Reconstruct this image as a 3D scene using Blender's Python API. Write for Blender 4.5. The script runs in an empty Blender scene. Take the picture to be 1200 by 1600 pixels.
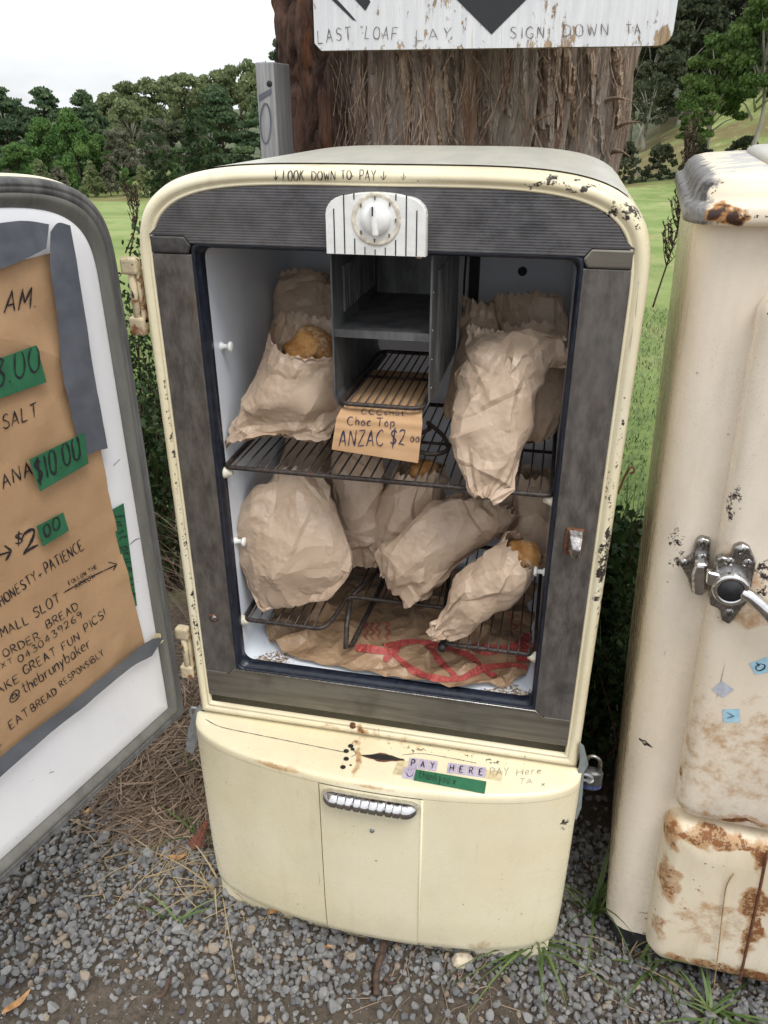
import bpy, bmesh, math, random
import numpy as np
from mathutils import Vector, Matrix
from mathutils.bvhtree import BVHTree
random.seed(7); RNG = np.random.default_rng(7)
S = bpy.context.scene
C = S.collection
R = math.radians
# ------------------------------------------------------------------ camera
G = -0.565                                   # height of the ground (z = 0 is the sill of the open fridge)
CAMP = np.array([0.2264, -1.0144, 0.8674]); YAW, PITCH, ROLL, FPX = 0.2121, 0.4731, -0.0018, 1238.3
cf = np.array([-math.sin(YAW)*math.cos(PITCH), math.cos(YAW)*math.cos(PITCH), -math.sin(PITCH)])
cr0 = np.array([math.cos(YAW), math.sin(YAW), 0.0]); cu0 = np.cross(cr0, cf)
CR = math.cos(ROLL)*cr0 + math.sin(ROLL)*cu0; CU = -math.sin(ROLL)*cr0 + math.cos(ROLL)*cu0; CF = cf
cd = bpy.data.cameras.new('camera'); cam = bpy.data.objects.new('camera', cd); C.objects.link(cam)
cam.matrix_world = Matrix(((CR[0], CU[0], -CF[0], CAMP[0]), (CR[1], CU[1], -CF[1], CAMP[1]), (CR[2], CU[2], -CF[2], CAMP[2]), (0, 0, 0, 1)))
cd.sensor_fit = 'HORIZONTAL'; cd.sensor_width = 36.0; cd.lens = FPX/1200*36.0
cd.clip_start = 0.02; cd.clip_end = 2000
S.camera = cam
S.render.resolution_x = 768; S.render.resolution_y = 1024
# ------------------------------------------------------------------ sky and sun
SUN_EL, SUN_AZ = R(62), R(140)               # azimuth clockwise from +Y: behind and right of the camera
w = bpy.data.worlds.new('World'); S.world = w; w.use_nodes = True
nt = w.node_tree; nt.nodes.clear()
out = nt.nodes.new('ShaderNodeOutputWorld'); bg = nt.nodes.new('ShaderNodeBackground')
sky = nt.nodes.new('ShaderNodeTexSky'); sky.sky_type = 'NISHITA'; sky.sun_disc = False
sky.sun_elevation = SUN_EL; sky.sun_rotation = SUN_AZ; sky.air_density = 1.0; sky.dust_density = 2.0
tc = nt.nodes.new('ShaderNodeTexCoord'); mp = nt.nodes.new('ShaderNodeMapping'); mp.inputs['Scale'].default_value = (1.2, 1.2, 4.0)
nz = nt.nodes.new('ShaderNodeTexNoise'); nz.inputs['Scale'].default_value = 1.6; nz.inputs['Detail'].default_value = 6; nz.inputs['Roughness'].default_value = .55
mr = nt.nodes.new('ShaderNodeMapRange'); mr.inputs[1].default_value = .36; mr.inputs[2].default_value = .5; mr.inputs[3].default_value = .72; mr.inputs[4].default_value = 1.0
mx = nt.nodes.new('ShaderNodeMix'); mx.data_type = 'RGBA'
mx.inputs[7].default_value = (9.6, 9.8, 10.1, 1)   # the white cloud deck, at the same strength as the sky
L = nt.links.new
L(tc.outputs['Generated'], mp.inputs['Vector']); L(mp.outputs['Vector'], nz.inputs['Vector']); L(nz.outputs['Fac'], mr.inputs[0])
L(mr.outputs[0], mx.inputs[0]); L(sky.outputs[0], mx.inputs[6]); L(mx.outputs[2], bg.inputs['Color']); L(bg.outputs[0], out.inputs['Surface'])
# an overcast dome is brighter overhead than at the horizon
sz = nt.nodes.new('ShaderNodeSeparateXYZ'); L(tc.outputs['Generated'], sz.inputs[0]); em = nt.nodes.new('ShaderNodeMapRange'); em.inputs[3].default_value = .88; em.inputs[4].default_value = 1.45; L(sz.outputs[2], em.inputs[0])
ml = nt.nodes.new('ShaderNodeMix'); ml.data_type = 'RGBA'; ml.blend_type = 'MULTIPLY'; ml.inputs[0].default_value = 1.0; L(mx.outputs[2], ml.inputs[6]); L(em.outputs[0], ml.inputs[7]); L(ml.outputs[2], bg.inputs['Color'])
bg.inputs['Strength'].default_value = 0.092
sl = bpy.data.lights.new('sun', 'SUN'); sl.energy = 1.5; sl.angle = R(25); sl.color = (1.0, .975, .94)
so = bpy.data.objects.new('sun', sl); C.objects.link(so)
sd = Vector((math.sin(SUN_AZ)*math.cos(SUN_EL), math.cos(SUN_AZ)*math.cos(SUN_EL), math.sin(SUN_EL)))
so.rotation_euler = (-sd).to_track_quat('-Z', 'Y').to_euler(); so.location = sd*20
vs = S.view_settings; vs.view_transform = 'Standard'; vs.look = 'None'; vs.gamma = 1; vs.use_curve_mapping = False; vs.exposure = 0.45
# ------------------------------------------------------------------ pixel helpers (photo pixels, 1200 x 1600)
def ray(p): return CF + (p[0]-600)/FPX*CR - (p[1]-800)/FPX*CU
def onax(p, ax, v):
    d = ray(p); return CAMP + d*((v-CAMP[ax])/d[ax])
def onY(p, v=0.0): return onax(p, 1, v)
def onX(p, v): return onax(p, 0, v)
def onZ(p, v): return onax(p, 2, v)
def onG(p, dz=0.0): return onax(p, 2, G+dz)
def onplane(p, p0, n):
    d = ray(p); return CAMP + d*(np.dot(np.asarray(p0)-CAMP, n)/np.dot(d, n))
# ------------------------------------------------------------------ noise
def _h(ix, iy, iz, s):
    n = (ix*374761393 + iy*668265263 + iz*2147483647 + s*974634777) & 0xffffffff
    n = ((n ^ (n >> 13))*1274126177) & 0xffffffff
    return ((n ^ (n >> 16)) & 0xffff)/65535.0
def vnoise(p, seed=0):
    p = np.asarray(p, float); i = np.floor(p).astype(np.int64); f = p-i; f = f*f*(3-2*f)
    r = 0
    for a in (0, 1):
        for b in (0, 1):
            for c in (0, 1):
                wgt = (f[..., 0] if a else 1-f[..., 0])*(f[..., 1] if b else 1-f[..., 1])*(f[..., 2] if c else 1-f[..., 2])
                r = r + wgt*_h(i[..., 0]+a, i[..., 1]+b, i[..., 2]+c, seed)
    return r*2-1
def fbm(p, o=4, seed=0):
    p = np.asarray(p, float); r = 0; a = 1; t = 0
    for k in range(o): r = r+a*vnoise(p*2**k+k*17.3, seed+k); t += a; a *= .5
    return r/t
# ------------------------------------------------------------------ objects
BV = {}; ORG = {}
def mk(name, geo, m, parent=None, smooth=True, org=None, bv=False):
    v, f = geo; v = np.asarray(v, float).reshape(-1, 3)
    if parent is not None: o0 = ORG[parent.name]
    else: o0 = np.zeros(3) if org is None else np.asarray(org, float)
    me = bpy.data.meshes.new(name); me.from_pydata((v-o0).tolist(), [], [list(map(int, q)) for q in f]); me.update()
    if smooth: me.polygons.foreach_set('use_smooth', [True]*len(me.polygons))
    if m is not None: me.materials.append(m)
    o = bpy.data.objects.new(name, me); C.objects.link(o)
    if parent is not None: o.parent = parent
    else: o.location = o0
    ORG[o.name] = o0
    if bv: BV[o.name] = BVHTree.FromPolygons(v.tolist(), [list(map(int, q)) for q in f])
    return o
def share(o, loc, parent=None, rot=None, scale=None):
    c = o.copy(); C.objects.link(c); c.location = loc
    if parent is not None: c.parent = parent
    if rot is not None: c.rotation_euler = rot
    if scale is not None: c.scale = scale
    ORG[c.name] = ORG[o.name]
    return c
def tag(o, label, cat, group=None):
    o['label'] = label; o['category'] = cat
    if group: o['group'] = group
    return o
def thing(name, label, cat, loc, group=None):
    o = bpy.data.objects.new(name, None); C.objects.link(o); o.location = loc; o.empty_display_size = .05
    ORG[o.name] = np.asarray(loc, float); return tag(o, label, cat, group)
def bevel(o, wd, seg=2, ang=35):
    b = o.modifiers.new('bevel', 'BEVEL'); b.width = wd; b.segments = seg; b.limit_method = 'ANGLE'; b.angle_limit = R(ang)
    return o
def autosmooth(o, ang=35):
    bm = bmesh.new(); bm.from_mesh(o.data)
    for e in bm.edges:
        if len(e.link_faces) == 2 and e.calc_face_angle(0) > R(ang): e.smooth = False
    bm.to_mesh(o.data); bm.free(); return o
# ------------------------------------------------------------------ geometry
def merge(gs):
    V = []; F = []; n = 0
    for v, f in gs:
        v = np.asarray(v, float).reshape(-1, 3); V.append(v); F += [[i+n for i in q] for q in f]; n += len(v)
    return np.concatenate(V), F
def box(x0, x1, y0, y1, z0, z1):
    v = [(x, y, z) for z in (z0, z1) for y in (y0, y1) for x in (x0, x1)]
    return np.array(v), [(0, 2, 3, 1), (4, 5, 7, 6), (0, 1, 5, 4), (2, 6, 7, 3), (0, 4, 6, 2), (1, 3, 7, 5)]
def cbox(c, s): return box(c[0]-s[0]/2, c[0]+s[0]/2, c[1]-s[1]/2, c[1]+s[1]/2, c[2]-s[2]/2, c[2]+s[2]/2)
def xf(g, M):
    v = np.asarray(g[0]); A = np.array(M); return v@A[:3, :3].T+A[:3, 3], g[1]
def loft(rings, closed=True, cap0=False, cap1=False):
    rings = [np.asarray(r, float) for r in rings]; n = len(rings[0]); V = np.concatenate(rings); F = []
    m = n if closed else n-1
    for i in range(len(rings)-1):
        for j in range(m):
            k = (j+1) % n; F.append((i*n+j, i*n+k, (i+1)*n+k, (i+1)*n+j))
    if cap0: F.append(tuple(range(n))[::-1])
    if cap1: F.append(tuple(range((len(rings)-1)*n, len(rings)*n)))
    return V, F
def frames(P):
    P = np.asarray(P, float); T = np.gradient(P, axis=0); T /= np.linalg.norm(T, axis=1)[:, None]+1e-12
    a = np.array([0, 0, 1.0]) if abs(T[0][2]) < .9 else np.array([1.0, 0, 0]); N = []
    for t in T:
        a = a-t*np.dot(a, t); a /= np.linalg.norm(a)+1e-12; N.append(a.copy())
    N = np.array(N); return T, N, np.cross(T, N)
def tube(P, r, n=8, cap=True):
    P = np.asarray(P, float); T, N, B = frames(P); r = np.broadcast_to(r, len(P)); th = np.arange(n)/n*2*math.pi
    rings = [P[i]+r[i]*(np.cos(th)[:, None]*N[i]+np.sin(th)[:, None]*B[i]) for i in range(len(P))]
    return loft(rings, True, cap, cap)
def ribbon(P, wd, side=None, nrm=None):
    P = np.asarray(P, float); wd = np.broadcast_to(wd, len(P))
    T = np.gradient(P, axis=0); T /= np.linalg.norm(T, axis=1)[:, None]+1e-12
    if side is None:
        n = np.broadcast_to(nrm, P.shape); side = np.cross(n, T); side /= np.linalg.norm(side, axis=1)[:, None]+1e-12
    V = np.stack([P-side*wd[:, None]/2, P+side*wd[:, None]/2], 1).reshape(-1, 3)
    return V, [(2*i, 2*i+1, 2*i+3, 2*i+2) for i in range(len(P)-1)]
def lathe(prof, c, ax, n=32):
    ax = np.asarray(ax, float); ax /= np.linalg.norm(ax); a = np.array([0, 0, 1.0]) if abs(ax[2]) < .9 else np.array([1.0, 0, 0])
    u = np.cross(a, ax); u /= np.linalg.norm(u); v = np.cross(ax, u); th = np.arange(n)/n*2*math.pi
    rings = [np.asarray(c)+ax*h+max(r, 1e-5)*(np.cos(th)[:, None]*u+np.sin(th)[:, None]*v) for r, h in prof]
    return loft(rings, True)
def rrect(x0, x1, z0, z1, r, n=6):
    P = []
    for cx, cz, a0 in ((x1-r, z1-r, 0), (x0+r, z1-r, 90), (x0+r, z0+r, 180), (x1-r, z0+r, 270)):
        for k in range(n+1):
            a = R(a0+90*k/n); P.append((cx+r*math.cos(a), cz+r*math.sin(a)))
    return np.array(P)
def smoothpath(P, k=6):
    P = np.asarray(P, float)
    if len(P) < 3: return np.array([P[0]+(P[-1]-P[0])*t for t in np.linspace(0, 1, k+1)])
    Q = np.vstack([2*P[0]-P[1], P, 2*P[-1]-P[-2]]); o = []
    for i in range(1, len(Q)-2):
        for t in np.arange(k)/k:
            a, b, c, d = Q[i-1], Q[i], Q[i+1], Q[i+2]
            o.append(.5*(2*b+(c-a)*t+(2*a-5*b+4*c-d)*t*t+(3*b-a-3*c+d)*t**3))
    o.append(P[-1]); return np.array(o)
# ------------------------------------------------------------------ materials
class NT:
    def __init__(s, name):
        s.m = bpy.data.materials.new(name); s.m.use_nodes = True; s.t = s.m.node_tree; s.t.nodes.clear()
        s.o = s.t.nodes.new('ShaderNodeOutputMaterial'); s.b = s.t.nodes.new('ShaderNodeBsdfPrincipled'); s.t.links.new(s.b.outputs[0], s.o.inputs[0])
        s.geo = s.t.nodes.new('ShaderNodeNewGeometry'); s.pos = s.geo.outputs['Position']
    def L(s, a, b):
        if hasattr(a, 'links') or isinstance(a, bpy.types.NodeSocket): s.t.links.new(a, b)
        else: b.default_value = a if not isinstance(a, tuple) or len(a) != 3 or b.type == 'VECTOR' else (*a, 1)
    def n(s, ty): return s.t.nodes.new(ty)
    def math(s, op, a, b=0.0, clamp=False):
        k = s.n('ShaderNodeMath'); k.operation = op; k.use_clamp = clamp; s.L(a, k.inputs[0]); s.L(b, k.inputs[1]); return k.outputs[0]
    def scale(s, v, sc):
        k = s.n('ShaderNodeMapping'); s.L(v, k.inputs[0]); k.inputs['Scale'].default_value = sc if isinstance(sc, tuple) else (sc,)*3; return k.outputs[0]
    def noise(s, sc, det=4, ro=.6, v=None, dist=0.0):
        k = s.n('ShaderNodeTexNoise'); s.L(s.scale(v or s.pos, sc), k.inputs['Vector']); k.inputs['Scale'].default_value = 1
        k.inputs['Detail'].default_value = det; k.inputs['Roughness'].default_value = ro; k.inputs['Distortion'].default_value = dist; return k.outputs['Fac']
    def voro(s, sc, feat='F1', v=None):
        k = s.n('ShaderNodeTexVoronoi'); k.feature = feat; s.L(s.scale(v or s.pos, sc), k.inputs['Vector']); k.inputs['Scale'].default_value = 1
        return k.outputs['Distance']
    def vcol(s, sc, v=None):
        k = s.n('ShaderNodeTexVoronoi'); s.L(s.scale(v or s.pos, sc), k.inputs['Vector']); k.inputs['Scale'].default_value = 1
        return k.outputs['Color']
    def wave(s, sc, v=None, dirn='X'):
        k = s.n('ShaderNodeTexWave'); k.wave_type = 'BANDS'; k.bands_direction = dirn; s.L(v or s.pos, k.inputs['Vector']); k.inputs['Scale'].default_value = sc; return k.outputs['Fac']
    def rng(s, f, a, b, lo=0.0, hi=1.0, smooth=True):
        k = s.n('ShaderNodeMapRange'); k.clamp = True
        if smooth: k.interpolation_type = 'SMOOTHSTEP'
        s.L(f, k.inputs[0]); k.inputs[1].default_value = a; k.inputs[2].default_value = b; k.inputs[3].default_value = lo; k.inputs[4].default_value = hi; return k.outputs[0]
    def mix(s, f, a, b, mode='MIX'):
        k = s.n('ShaderNodeMix'); k.data_type = 'RGBA'; k.blend_type = mode; s.L(f, k.inputs[0]); s.L(a, k.inputs[6]); s.L(b, k.inputs[7]); return k.outputs[2]
    def sep(s, v=None):
        k = s.n('ShaderNodeSeparateXYZ'); s.L(v or s.pos, k.inputs[0]); return k.outputs
    def blob(s, c, rad):
        # soft ellipsoid mask (1 inside, 0 outside) round a point of the thing: where wear sits
        if not hasattr(s, 'wp'):                              # ragged outline: the position is jostled by noise
            nv = s.n('ShaderNodeTexNoise'); s.L(s.scale(s.pos, 24.0), nv.inputs['Vector']); nv.inputs['Scale'].default_value = 1; nv.inputs['Detail'].default_value = 4; sb = s.n('ShaderNodeVectorMath'); sb.operation = 'SUBTRACT'; s.L(nv.outputs['Color'], sb.inputs[0]); sb.inputs[1].default_value = (.5, .5, .5); ss = s.n('ShaderNodeVectorMath'); ss.operation = 'SCALE'; s.L(sb.outputs[0], ss.inputs[0]); ss.inputs['Scale'].default_value = .055; ad = s.n('ShaderNodeVectorMath'); ad.operation = 'ADD'; s.L(s.pos, ad.inputs[0]); s.L(ss.outputs[0], ad.inputs[1]); s.wp = ad.outputs[0]
        k = s.n('ShaderNodeVectorMath'); k.operation = 'SUBTRACT'; s.L(s.wp if max(rad if isinstance(rad, tuple) else (rad,)) > .025 and min(rad if isinstance(rad, tuple) else (rad,)) > .0085 else s.pos, k.inputs[0]); k.inputs[1].default_value = tuple(c)
        d = s.n('ShaderNodeVectorMath'); d.operation = 'DIVIDE'; s.L(k.outputs[0], d.inputs[0]); d.inputs[1].default_value = rad if isinstance(rad, tuple) else (rad,)*3
        l = s.n('ShaderNodeVectorMath'); l.operation = 'LENGTH'; s.L(d.outputs[0], l.inputs[0]); return s.rng(l.outputs['Value'], .35, 1.0, 1.0, 0.0)
    def bump(s, h, st=.3, dist=.002, prev=None):
        k = s.n('ShaderNodeBump'); k.inputs['Strength'].default_value = st; k.inputs['Distance'].default_value = dist; s.L(h, k.inputs['Height'])
        if prev is not None: s.L(prev, k.inputs['Normal'])
        return k.outputs[0]
    def fin(s, col, rough=.5, metal=0.0, nrm=None, spec=.5, coat=0.0):
        s.L(col, s.b.inputs['Base Color']); s.L(rough, s.b.inputs['Roughness']); s.L(metal, s.b.inputs['Metallic'])
        s.b.inputs['Specular IOR Level'].default_value = spec; s.b.inputs['Coat Weight'].default_value = coat
        if nrm is not None: s.L(nrm, s.b.inputs['Normal'])
        return s.m
def maxs(k, *a):
    r = a[0]
    for b in a[1:]: r = k.math('MAXIMUM', r, b)
    return r
M = {}
def plain(name, col, rough=.5, metal=0.0, var=.15, sc=40, spec=.5, bumpst=0.0):
    k = NT(name); f = k.noise(sc, 4); d = tuple(c*(1-var) for c in col); e = tuple(min(1, c*(1+var)) for c in col)
    n = k.bump(k.noise(sc*6, 3), bumpst, .001) if bumpst else None
    M[name] = k.fin(k.mix(k.rng(f, .3, .7), d, e), k.rng(k.noise(sc*2, 3), .3, .7, max(.05, rough-.08), min(1, rough+.1)), metal, n, spec); return M[name]
RUST = (.26, .10, .030); DRUST = (.085, .034, .016); IRON = (.018, .016, .016)
def paint(name, base, base2, rough, chips, rust, dirt=.35, speck=1.0, coat=.0, scratch=.5):
    """old enamel; chips / rust: lists of (centre, radii, amount) wear spots"""
    k = NT(name); big = k.noise(3.2, 4); c = k.mix(k.rng(big, .35, .65), base, base2)
    # grime film
    g = k.rng(k.noise((9, 9, 3.2), 5, .65), .42, .72); c = k.mix(k.math('MULTIPLY', g, dirt*.5), c, (.34, .28, .18))
    st = k.rng(k.noise((26, 26, 2.2), 4, .6), .55, .78); c = k.mix(k.math('MULTIPLY', st, dirt*.45), c, (.30, .23, .13))
    # fly specks and pinholes
    cs_ = k.sep(k.vcol(78)); sp = k.rng(k.math('SUBTRACT', k.math('ADD', k.voro(78), k.math('MULTIPLY', k.noise(260, 3), .10)), k.math('MULTIPLY', k.math('MULTIPLY', cs_[0], cs_[1]), .26)), -.03, .0, 1.0, 0.0); sp = k.math('MULTIPLY', sp, k.rng(k.noise(7, 3), .44, .62)); c = k.mix(k.math('MULTIPLY', sp, .8*speck), c, (.10, .06, .035))
    sp2 = k.rng(k.voro(300), .10, .16, 1.0, 0.0); spl = k.rng(k.sep()[2], -.52, -.30, .12, 0.0); sp2 = k.math('MULTIPLY', sp2, k.rng(k.math('ADD', k.noise(5, 3), spl), .47, .60)); c = k.mix(k.math('MULTIPLY', sp2, .6*speck), c, (.16, .11, .06))
    # hairline scratches
    sc = k.rng(k.noise((160, 160, 9), 2, .5, dist=.6), .70, .74); sc = k.math('MULTIPLY', sc, k.rng(k.noise(4, 2), .5, .62)); c = k.mix(k.math('MULTIPLY', sc, scratch), c, (.13, .10, .07))
    n1 = k.noise(95, 9, .75); n2 = k.noise(42, 8, .72)
    m = None
    for ce, ra, am in rust:
        f = k.math('MULTIPLY', k.blob(ce, ra), am); m = f if m is None else k.math('MAXIMUM', m, f)
    ru = None
    if m is not None:
        v = k.math('ADD', m, k.math('MULTIPLY', k.math('SUBTRACT', n2, .5), 1.7)); stn = k.rng(v, .30, .85)
        c = k.mix(k.math('MULTIPLY', stn, .8), c, (.42, .21, .07))
        v2 = k.math('ADD', m, k.math('MULTIPLY', k.math('SUBTRACT', n1, .5), 2.0)); ru = k.rng(v2, .76, .92); c = k.mix(ru, c, k.mix(k.rng(n1, .45, .6), DRUST, RUST))
    m = None
    for ce, ra, am in chips:
        f = k.math('MULTIPLY', k.blob(ce, ra), am); m = f if m is None else k.math('MAXIMUM', m, f)
    ch = None
    if m is not None:
        v = k.math('ADD', m, k.math('MULTIPLY', k.math('SUBTRACT', k.noise(85, 7, .75), .5), 2.6)); ch = k.rng(v, .84, .90); c = k.mix(ch, c, k.mix(k.rng(n1, .4, .6), IRON, (.05, .035, .028)))
    ro = k.rng(k.noise(30, 4), .3, .7, rough-.06, rough+.12)
    wear = ru if ch is None else (ch if ru is None else k.math('MAXIMUM', ru, ch))
    h = k.math('MULTIPLY', k.noise(14, 3), .6)
    if wear is not None:
        ro = k.math('ADD', ro, k.math('MULTIPLY', wear, .35), True); h = k.math('SUBTRACT', h, wear)
    M[name] = k.fin(c, ro, 0.0, k.bump(h, .35, .0012), .5, coat); return M[name]

def build_mats():
    # cream enamel of the open fridge
    paint('cream', (.82, .75, .55), (.79, .70, .47), .27,
          [((.326, 0, .30), (.016, .05, .10), .95), ((.329, 0, .215), (.014, .05, .075), .8), ((.322, 0, .44), (.009, .05, .2), .72), ((.300, 0, .752), (.05, .05, .022), .78), ((.22, 0, .783), (.11, .05, .009), .85),
           ((.30, .04, .785), (.05, .02, .02), .7), ((.05, 0, .790), (.1, .03, .007), .62), ((-.318, 0, .35), (.006, .05, .36), .72), ((-.318, 0, .1), (.007, .05, .2), .75), ((.05, 0, -.068), (.3, .03, .006), .66),
           ((.1, 0, -.112), (.3, .03, .006), .62), ((-.1, -.07, -.125), (.09, .03, .008), .62), ((.33, -.03, -.2), (.016, .02, .03), .85)],
          [((-.033, -.01, -.09), (.02, .03, .03), .95), ((-.03, -.05, -.115), (.012, .05, .02), .72), ((-.16, -.075, -.127), (.09, .02, .008), .66), ((.21, -.06, -.5), (.05, .05, .03), .5), ((-.02, 0, -.1), (.3, .03, .012), .48), ((0, -.08, -.127), (.08, .02, .006), .6)],
          dirt=.28, speck=1.0)
    # old cream of the second fridge is pinker and rustier
    paint('old_cream', (.82, .73, .61), (.77, .67, .53), .24, WEAR2_CHIPS, WEAR2_RUST, dirt=.5, speck=1.1, scratch=.8)
    paint('old_panel', (.80, .71, .56), (.74, .63, .45), .4, WEAR3_CHIPS, WEAR3_RUST, dirt=.6, speck=1.6, scratch=.9)
    # weathered grey enamel on the crown of the second fridge / tops
    k = NT('top_paint'); x, y, z = k.sep(); n = k.noise((20, 5, 20), 6, .7)
    c = k.mix(k.rng(n, .3, .7), (.46, .45, .39), (.58, .56, .47)); s = k.rng(k.noise((14, 90, 14), 3, .6, dist=1.0), .68, .73); c = k.mix(k.math('MULTIPLY', s, .7), c, (.75, .74, .68))
    M['top_paint'] = k.fin(c, .38, 0, k.bump(n, .15, .001))
    # fluted, tarnished trim: flutes run along X (top) or Z (stiles)
    def flute(name, axis, dk):
        k = NT(name); x, y, z = k.sep(); src = z if axis == 'X' else x
        f = k.math('SINE', k.math('MULTIPLY', src, 2*math.pi/.0034)); 
        sc = (9, 30, 200) if axis == 'X' else (120, 30, 12)
        st = k.noise((26, 26, 40) if axis == 'X' else (60, 26, 22), 7, .72); bl = k.noise(11, 5, .7)
        c = k.mix(k.rng(st, .3, .7), (.052*dk, .051*dk, .055*dk) if axis == 'X' else (.090, .080, .071), (.125*dk, .122*dk, .128*dk) if axis == 'X' else (.185, .167, .147)); c = k.mix(k.rng(k.noise(4.5, 3), .4, .65, 0, .5), c, (.16, .15, .145))
        c = k.mix(k.math('MULTIPLY', k.rng(f, -1, 1), .10 if axis == 'X' else .04), c, (.20*dk, .19*dk, .185*dk))
        c = k.mix(k.math('MULTIPLY', k.rng(bl, .5, .72), .55), c, (.035, .033, .036))
        c = k.mix(k.math('MULTIPLY', k.rng(k.noise((14, 14, 5) if axis != 'X' else (5, 14, 14), 5, .65), .58, .74), .5), c, (.19, .13, .085))
        ws = k.math('MULTIPLY', k.rng(k.noise(70, 6, .8), .66, .72), k.math('MAXIMUM', k.blob((.285, 0, .10), (.03, .05, .12)), k.blob((.27, 0, -.03), (.04, .05, .04)))); c = k.mix(ws, c, (.55, .56, .55))
        M[name] = k.fin(c, k.rng(st, .3, .7, .34, .55), .45, k.bump(f, .22 if axis == 'X' else .12, .0006, k.bump(k.noise(130, 3), .12, .0006)))
    flute('trim_top', 'X', 1.0); flute('trim_side', 'Z', 1.05)
    k = NT('trim_plain'); st = k.noise((4, 60, 70), 4, .6); bl = k.noise(12, 4)
    c = k.mix(k.rng(st, .3, .7), (.15, .135, .11), (.27, .25, .21)); c = k.mix(k.math('MULTIPLY', k.rng(bl, .5, .75), .6), c, (.09, .08, .07)); c = k.mix(k.math('MULTIPLY', k.rng(k.noise(150, 4, .8), .66, .72), k.rng(k.noise(8, 2), .5, .6)), c, (.06, .045, .03))
    M['trim_plain'] = k.fin(c, .36, .55, k.bump(st, .1, .0006))
    k = NT('trim_dark'); st = k.noise(50, 4, .6); M['trim_dark'] = k.fin(k.mix(k.rng(st, .3, .7), (.035, .033, .034), (.10, .095, .09)), .45, .4)
    # white enamel of the liner, crumbs and rust dust on the floor of it
    k = NT('liner'); x, y, z = k.sep(); fl = k.rng(z, .012, .035, 1.0, 0.0)
    c = k.mix(k.rng(k.noise(5, 4), .35, .65), (.70, .76, .84), (.77, .81, .86))
    near = maxs(k, k.blob((.22, .02, .0), (.1, .06, .05)), k.blob((-.2, .03, 0), (.07, .07, .04)), k.math('MULTIPLY', k.rng(y, .0, .06, 1.0, 0.0), .55))
    cr = k.math('ADD', near, k.math('MULTIPLY', k.math('SUBTRACT', k.noise(190, 6, .75), .5), 2.4)); cr = k.math('MULTIPLY', k.rng(cr, .92, 1.02), fl); c = k.mix(cr, c, (.17, .10, .05))
    ru = k.rng(k.math('ADD', near, k.math('MULTIPLY', k.math('SUBTRACT', k.noise(28, 5), .5), 1.8)), .75, 1.25); c = k.mix(k.math('MULTIPLY', k.math('MULTIPLY', ru, fl), .5), c, (.42, .30, .17))
    c = k.mix(k.math('MULTIPLY', k.rng(k.noise(9, 5, .7), .58, .72), .12), c, (.45, .42, .36))
    M['liner'] = k.fin(c, .22, 0, k.bump(k.noise(7, 2), .08, .002))
    plain('navy', (.012, .016, .028), .38, 0, .3, 60)
    k = NT('door_white'); n = k.noise((7, 7, 4), 5, .7); c = k.mix(k.rng(n, .3, .7), (.80, .80, .83), (.86, .86, .87))
    sm = k.rng(k.noise((22, 22, 9), 6, .72), .60, .74); sm = k.math('MULTIPLY', sm, k.rng(k.noise(3.1, 2), .45, .6)); c = k.mix(k.math('MULTIPLY', sm, .5), c, (.52, .47, .38))
    fs = k.math('MULTIPLY', k.rng(k.voro(75), .04, .07, 1.0, 0.0), k.rng(k.noise(6, 2), .5, .6)); c = k.mix(fs, c, (.25, .2, .15))
    M['door_white'] = k.fin(c, .34, 0, k.bump(k.noise(10, 3), .12, .002))
    k = NT('gasket'); n = k.noise((40, 40, 6), 6, .7); c = k.mix(k.rng(n, .3, .7), (.055, .055, .056), (.15, .148, .142)); c = k.mix(k.rng(k.noise(120, 5, .8), .62, .72, 0, .6), c, (.30, .28, .25))
    M['gasket'] = k.fin(c, .62, 0, k.bump(n, .3, .0015))
    k = NT('gasket_olive'); n = k.noise((30, 30, 5), 6, .7); c = k.mix(k.rng(n, .3, .7), (.10, .098, .084), (.17, .166, .145)); M['gasket_olive'] = k.fin(c, .6, 0, k.bump(n, .25, .0012))
    # evaporator and wires
    k = NT('evap'); n = k.noise((30, 30, 8), 6, .7); c = k.mix(k.rng(n, .3, .7), (.07, .072, .075), (.20, .20, .20)); M['evap'] = k.fin(c, .45, .4, k.bump(n, .1, .0008))
    k = NT('wire'); n = k.noise(120, 5, .7); c = k.mix(k.rng(n, .35, .65), (.026, .021, .020), (.075, .058, .05)); c = k.mix(k.rng(k.noise(35, 5, .7), .58, .72), c, (.10, .048, .028)); M['wire'] = k.fin(c, .5, .3, k.bump(n, .3, .0005))
    plain('chrome', (.62, .62, .62), .13, 1.0, .15, 90); plain('dull_chrome', (.34, .33, .32), .27, 1.0, .3, 140)
    plain('zinc', (.30, .32, .33), .5, .55, .2, 60); plain('grey_plastic', (.20, .225, .225), .55, 0, .15, 60)
    plain('white_plastic', (.80, .80, .77), .3, 0, .05, 60); plain('dirty_white', (.66, .61, .5), .45, 0, .25, 120)
    plain('black', (.012, .012, .012), .6, 0, .3, 80); plain('ink', (.014, .012, .017), .6, 0, .3, 300); plain('faint_ink', (.13, .115, .11), .7, 0, .5, 500); plain('rust', (.13, .05, .022), .8, 0, .5, 200, bumpst=.4)
    plain('blue_ink', (.02, .02, .06), .6, 0, .3, 300); plain('purple_tile', (.46, .40, .50), .5, 0, .15, 90); plain('blue_tile', (.36, .58, .70), .45, 0, .12, 90); plain('grey_tile', (.48, .50, .56), .45, 0, .12, 90)
    plain('old_tape', (.60, .50, .30), .4, 0, .2, 80); plain('red_print', (.37, .065, .055), .62, 0, .3, 150, bumpst=.2)
    plain('green_tape', (.022, .135, .062), .55, 0, .14, 30, bumpst=.15); plain('duct_tape', (.105, .115, .135), .36, 0, .12, 25, bumpst=.15)
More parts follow.
